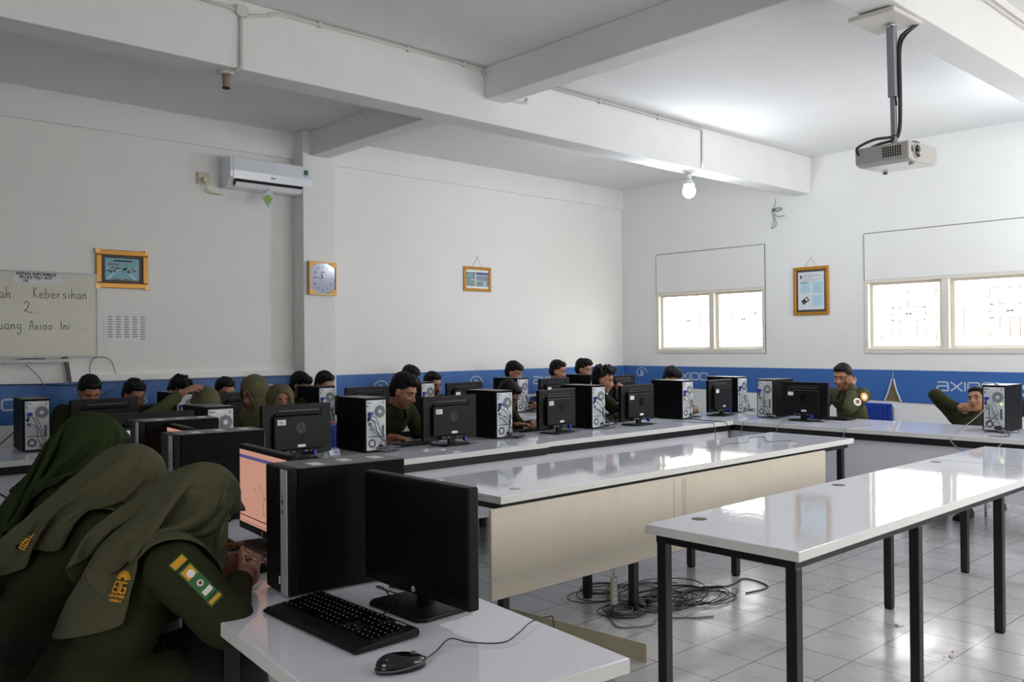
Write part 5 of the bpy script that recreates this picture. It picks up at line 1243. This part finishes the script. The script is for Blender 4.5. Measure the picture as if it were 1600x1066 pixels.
# gold embroidery on the scarves: conform flat shapes onto the cloth
def conform(shapes, target, origin, u, v, m, name, parent, lift=.0025):
    """shapes: list of closed polygons in (u,v) metres; projected along n onto target"""
    u, v = Vector(u).normalized(), Vector(v); v = (v-u*v.dot(u)).normalized(); n = u.cross(v).normalized(); origin = Vector(origin)
    from mathutils.bvhtree import BVHTree
    bvh = BVHTree.FromPolygons([x.co for x in target.data.vertices], [tuple(p.vertices) for p in target.data.polygons])
    b = MB(); fs = []
    for poly in shapes:
        vsn = []
        for (x, y) in poly:
            p = origin+u*x+v*y; hit = bvh.ray_cast(p+n*.10, -n)
            if hit[0] is None: vsn = None; break
            vsn.append(hit[0]+n*lift)
        if vsn and len(vsn) > 2:
            q = [b.bm.verts.new(c) for c in vsn]; q2 = [b.bm.verts.new(c-n*.0015) for c in vsn]; N_ = len(q)
            try:
                fs += [b.bm.faces.new(q), b.bm.faces.new(q2[::-1])]+[b.bm.faces.new((q[i], q2[i], q2[(i+1) % N_], q[(i+1) % N_])) for i in range(N_)]
            except ValueError: pass
    b._fin(fs, m); return b.obj(name, parent)
def segs(pts, w_):
    out = []
    for a, c in zip(pts[:-1], pts[1:]):
        a, c = Vector((*a, 0)), Vector((*c, 0)); d = (c-a)
        if d.length < 1e-9: continue
        nseg = max(1, int(d.length/.006)); dn_ = d.normalized(); n = Vector((-dn_.y, dn_.x, 0))*w_/2
        for k in range(nseg):
            p, q = a+d*(k/nseg), a+d*((k+1)/nseg); out.append([tuple((p+n)[:2]), tuple((p-n)[:2]), tuple((q-n)[:2]), tuple((q+n)[:2])])
    return out
def emblem_shapes(s=1.0):
    out = []
    for k in range(11):   # fan of petals
        a = radians(15+15*k); c, d = cos(a), sin(a); out += segs([(.010*c*s, (.020+.010*d)*s), (.032*c*s, (.020+.032*d)*s)], .0042*s)
    S_ = lambda pts: segs([(x*s, y*s) for x, y in pts], .0048*s)
    out += S_([(-.006, .014), (-.026, .014), (-.026, -.018), (-.006, -.018)]); out += S_([(-.024, -.002), (-.010, -.002)])
    out += S_([(-.002, .018), (-.002, -.022)]); out += S_([(.024, .014), (.006, .014), (.006, -.018), (.026, -.018), (.026, -.002), (.014, -.002)])
    return out
def words_shapes(s=1.0):
    out = []; rd = random.Random(2)
    for row, (x0, x1) in enumerate(((-.032, .030), (-.024, .026))):
        x = x0
        while x < x1:
            y = -.034-.014*row; hgt = .009
            out += segs([(x*s, y*s), (x*s, (y+hgt)*s)], .0030*s)
            if rd.random() < .7: out += segs([(x*s, (y+hgt*.5)*s), ((x+.0055)*s, (y+hgt*.5)*s)], .0025*s)
            if rd.random() < .5: out += segs([((x+.005)*s, y*s), ((x+.005)*s, (y+hgt)*s)], .0028*s)
            x += .0085
    return out
def put_emblem(info, root, i, j, s):
    hj = info['hj']; nt = 62; vv = hj.data.vertices; k = i*nt+j
    n = vv[k].normal.copy(); up = (vv[k-5].co-vv[k+3].co).normalized(); n = (n-up*n.dot(up)).normalized()
    if n.dot(Vector((-.3, -.8, .5))) < 0: n = -n
    conform(emblem_shapes(s)+words_shapes(s), hj, vv[k].co, up.cross(n), up, 'yellow', 'gold_print', root, lift=.0085)
put_emblem(A, gA, 45, 52, .80)
put_emblem(B_, gB, 43, 53, .55)
# sleeve patches of the nearest girl
def sleeve_badges(info, root, s=-1):
    S_, E_ = info['S'][s], info['elb'][s]; ua = (E_-S_).normalized()
    n = Vector((.10, -1, .15)); n = (n-ua*n.dot(ua)).normalized(); u = ua.cross(n)*-1; 
    def quad(x0, x1, y0, y1, k=3):
        o = []
        for i in range(k):
            for j in range(k): a, b_ = x0+(x1-x0)*i/k, x0+(x1-x0)*(i+1)/k; c, d = y0+(y1-y0)*j/k, y0+(y1-y0)*(j+1)/k; o.append([(a, c), (b_, c), (b_, d), (a, d)])
        return o
    def ring(cx, cy, r): return [[(cx+r*cos(i*pi/4), cy+r*sin(i*pi/4)) for i in range(8)]]
    v = -ua; up = v; uu = v.cross(n)
    def put(sh, f, m, nm, lift): conform(sh, info['shirt'], S_+(E_-S_)*f-uu*.006, uu, up, m, nm, root, lift)
    put(quad(-.022, .022, -.012, .012), -.02, 'green', 'sleeve_patch', .002); put(quad(-.019, .019, -.009, .009), -.02, 'yellow', 'sleeve_patch', .003)
    put(quad(-.020, .020, -.055, .045, 5), .30, 'green', 'sleeve_patch', .002); put(quad(-.016, .016, .012, .040), .30, 'yellow', 'sleeve_patch', .003)
    put(ring(0, .022, .011)+ring(.0, -.012, .009), .30, 'sticker', 'sleeve_patch', .004); put(ring(0, -.012, .005), .30, 'red', 'sleeve_patch', .005); put(quad(-.014, .014, -.046, -.032, 2), .30, 'sticker', 'sleeve_patch', .004)
    put(quad(-.022, .022, -.010, .010), .64, 'green', 'sleeve_patch', .002); put(quad(-.018, .018, -.005, .005), .64, 'yellow', 'sleeve_patch', .003)
sleeve_badges(A, gA)

# front row sitters (facing the camera side)
def sit(*a, chair=None, back=0.02, **k):
    r, i = person(*a, **k)
    seat_for(r, chair or 'blue chair under the '+a[0].replace('person', 'student', 1).split(',')[0][:60], back); return r, i
sit('person in olive headscarf resting one raised hand on the head behind a tower', (2.375, 5.5, 1.080), -92, pitch=26, yaw=-4, outfit='girl', voxel=.008, hijab='hijab2', cloth='khakilight', seed=12, sc=.96, chair='blue chair of the girl with raised hand',
    hands={-1: dict(at=(2.20, 5.50, 1.165), hint=(.3, -.9, -.3), dir=(.35, .55, .35), pn=(-.3, .3, -1), curl=.35)}, skin='skinlight')
sit('person in olive headscarf whose eyes show above screen 06', (2.87, 5.44, 1.085), -104, pitch=0, yaw=0, outfit='girl', voxel=.008, hijab='hijab2', cloth='khakilight', seed=14, sc=1.0, chair='blue chair of the girl behind screen 06', skin='skin')
sit('person with thick black hair typing in profile beside screen 07', (3.875, 5.42, 1.118), -72, pitch=24, yaw=6, hairstyle='full', sleeve='mid', voxel=.0075, cloth='khaki', seed=3, sc=1.06, chair='blue chair of the boy at screen 07',
    hands={-1: dict(at=(3.66, 5.24, .80), hint=(-.3, -.5, -.8), dir=(.8, .3, -.1), pn=(0, 0, -1), curl=.6)})
sit('person with bowed head and short black hair behind the tower right of screen 07', (5.00, 5.48, 1.030), -75, pitch=35, hairstyle='short', voxel=.009, seed=5, chair='blue chair of the boy with bowed head')
sit('person with spiky black hair holding a hand to the chin', (6.229, 5.5, 1.125), -62, pitch=14, yaw=6, hairstyle='spiky', voxel=.0075, seed=6, sc=1.02, chair='blue chair of the spiky-haired boy',
    hands={1: dict(at=(6.36, 5.36, .985), hint=(.2, .5, -1), dir=(-.2, -.1, .9), pn=(-.6, 0, .2), curl=1.1)})
sit('person with brown-black hair hidden behind the tower near the corner', (7.30, 5.50, 1.095), -100, pitch=22, hairstyle='fringe', voxel=.009, cloth='khakilight', seed=9, sc=1.0, chair='blue chair of the boy near the corner')
# rear row sitters
rear = [((2.184, 7.2, 1.125), -92, 30, 'short', 'person at far left of the rear row, only black hair above the screen'),
        ((2.52, 7.2, 1.085), -80, 24, 'short', 'person in the rear row whose cheek shows right of the far-left screen'),
        ((2.882, 7.2, 1.10), -85, 26, 'spiky', 'person in the rear row with tousled hair behind the girl with raised hand'),
        ((3.28, 7.2, 1.075), -95, 14, 'short', 'person in the rear row with forehead showing above a screen'),
        ((4.013, 7.22, 1.10), -60, 18, 'fringe', 'person in the rear row in profile with yellow shoulder patch'),
        ((4.075, 6.90, 1.108), -88, 16, 'short', 'person in the rear row seated in front of the pillar'),
        ((5.37, 7.40, 1.130), -90, 30, 'full', 'person in the rear row directly behind the boy at screen 07'),
        ((5.31, 6.93, 1.072), -90, 12, 'short', 'person in the rear row, forehead just above a tower right of screen 07'),
        ((6.658, 7.2, 1.15), -70, 18, 'fringe', 'person in the rear row with messy fringe above the bowed head'),
        ((7.365, 7.2, 1.148), -68, 12, 'short', 'person in the rear row with ear visible, left one of the pair near the corner'),
        ((7.751, 7.15, 1.160), -72, 14, 'full', 'person in the rear row, right one of the pair near the corner')]
for i, (h_, az, pt, hs, lb) in enumerate(rear):
    kw = {}
    if i == 4: kw['patch'] = [(-1, .1, (-1, -1, .3), 'yellow', .05), (1, .1, (.5, 1, .3), 'yellow', .05)]
    if i == 8: kw['cloth'] = 'khakilight'
    sit(lb, h_, az, pitch=pt, hairstyle=hs, voxel=.011, seed=20+i, chair='blue chair in the rear row, number '+'x', back=0.0, torso=.47, **kw)
for i, c in enumerate([o for o in COL.objects if o.get('label', '').startswith('blue chair in the rear row, number')]):
    c['label'] = 'blue chair under the student '+('farthest left with black hair', 'whose cheek shows beside the far-left screen', 'with tousled hair in the rear row', 'with forehead above a rear screen', 'with yellow shoulder patch', 'sitting before the pillar', 'right behind the boy at screen 07', 'behind the tower right of screen 07', 'with messy fringe in the rear row', 'with visible ear near the corner', 'nearest the corner in the rear row')[i]
sit('person in olive headscarf turned sideways just behind the girl at screen 06', (2.975, 6.04, 1.125), -165, pitch=25, outfit='girl', voxel=.010, hijab='hijab2', cloth='khakilight', seed=33, chair='blue chair of the sideways headscarved girl', back=0.0)
# window wall sitters
sit('person with short dark hair propping the cheek on a fist at the window wall', (8.02, 4.03, 1.125), 176, pitch=12, yaw=2, hairstyle='short', voxel=.007, cloth='khakilight', seed=40, sc=1.0, chair='blue chair of the boy propping his cheek',
    hands={1: dict(at=(7.96, 3.90, 1.055), hint=(.15, .25, -1.0), dir=(-.1, -.55, .75), pn=(-.6, -.6, 0), curl=1.35), -1: dict(at=(7.72, 4.15, .80))},
    patch=[(1, .35, (.8, .9, .1), 'yellow', .040), (1, .78, (.9, .7, .1), 'sticker', .036)], skin='skin', back=.06)
sit('person leaning far back with a hand over the mouth beside the green-lit tower', (8.20, 2.88, .935), 178, pitch=-14, yaw=-8, roll=10, hairstyle='short', voxel=.007, cloth='khaki', seed=44, sc=1.0, lean_back=.16, chair='blue chair of the boy leaning back',
    hands={-1: dict(at=(8.09, 3.01, .880), hint=(-.1, -1.0, .75), dir=(-.1, 1.0, .05), pn=(-1, -.1, .1), side=-1, curl=.22), 1: dict(at=(8.36, 2.70, .93), hint=(.2, 1.0, .2), dir=(-.4, -1, .2))}, back=.0)
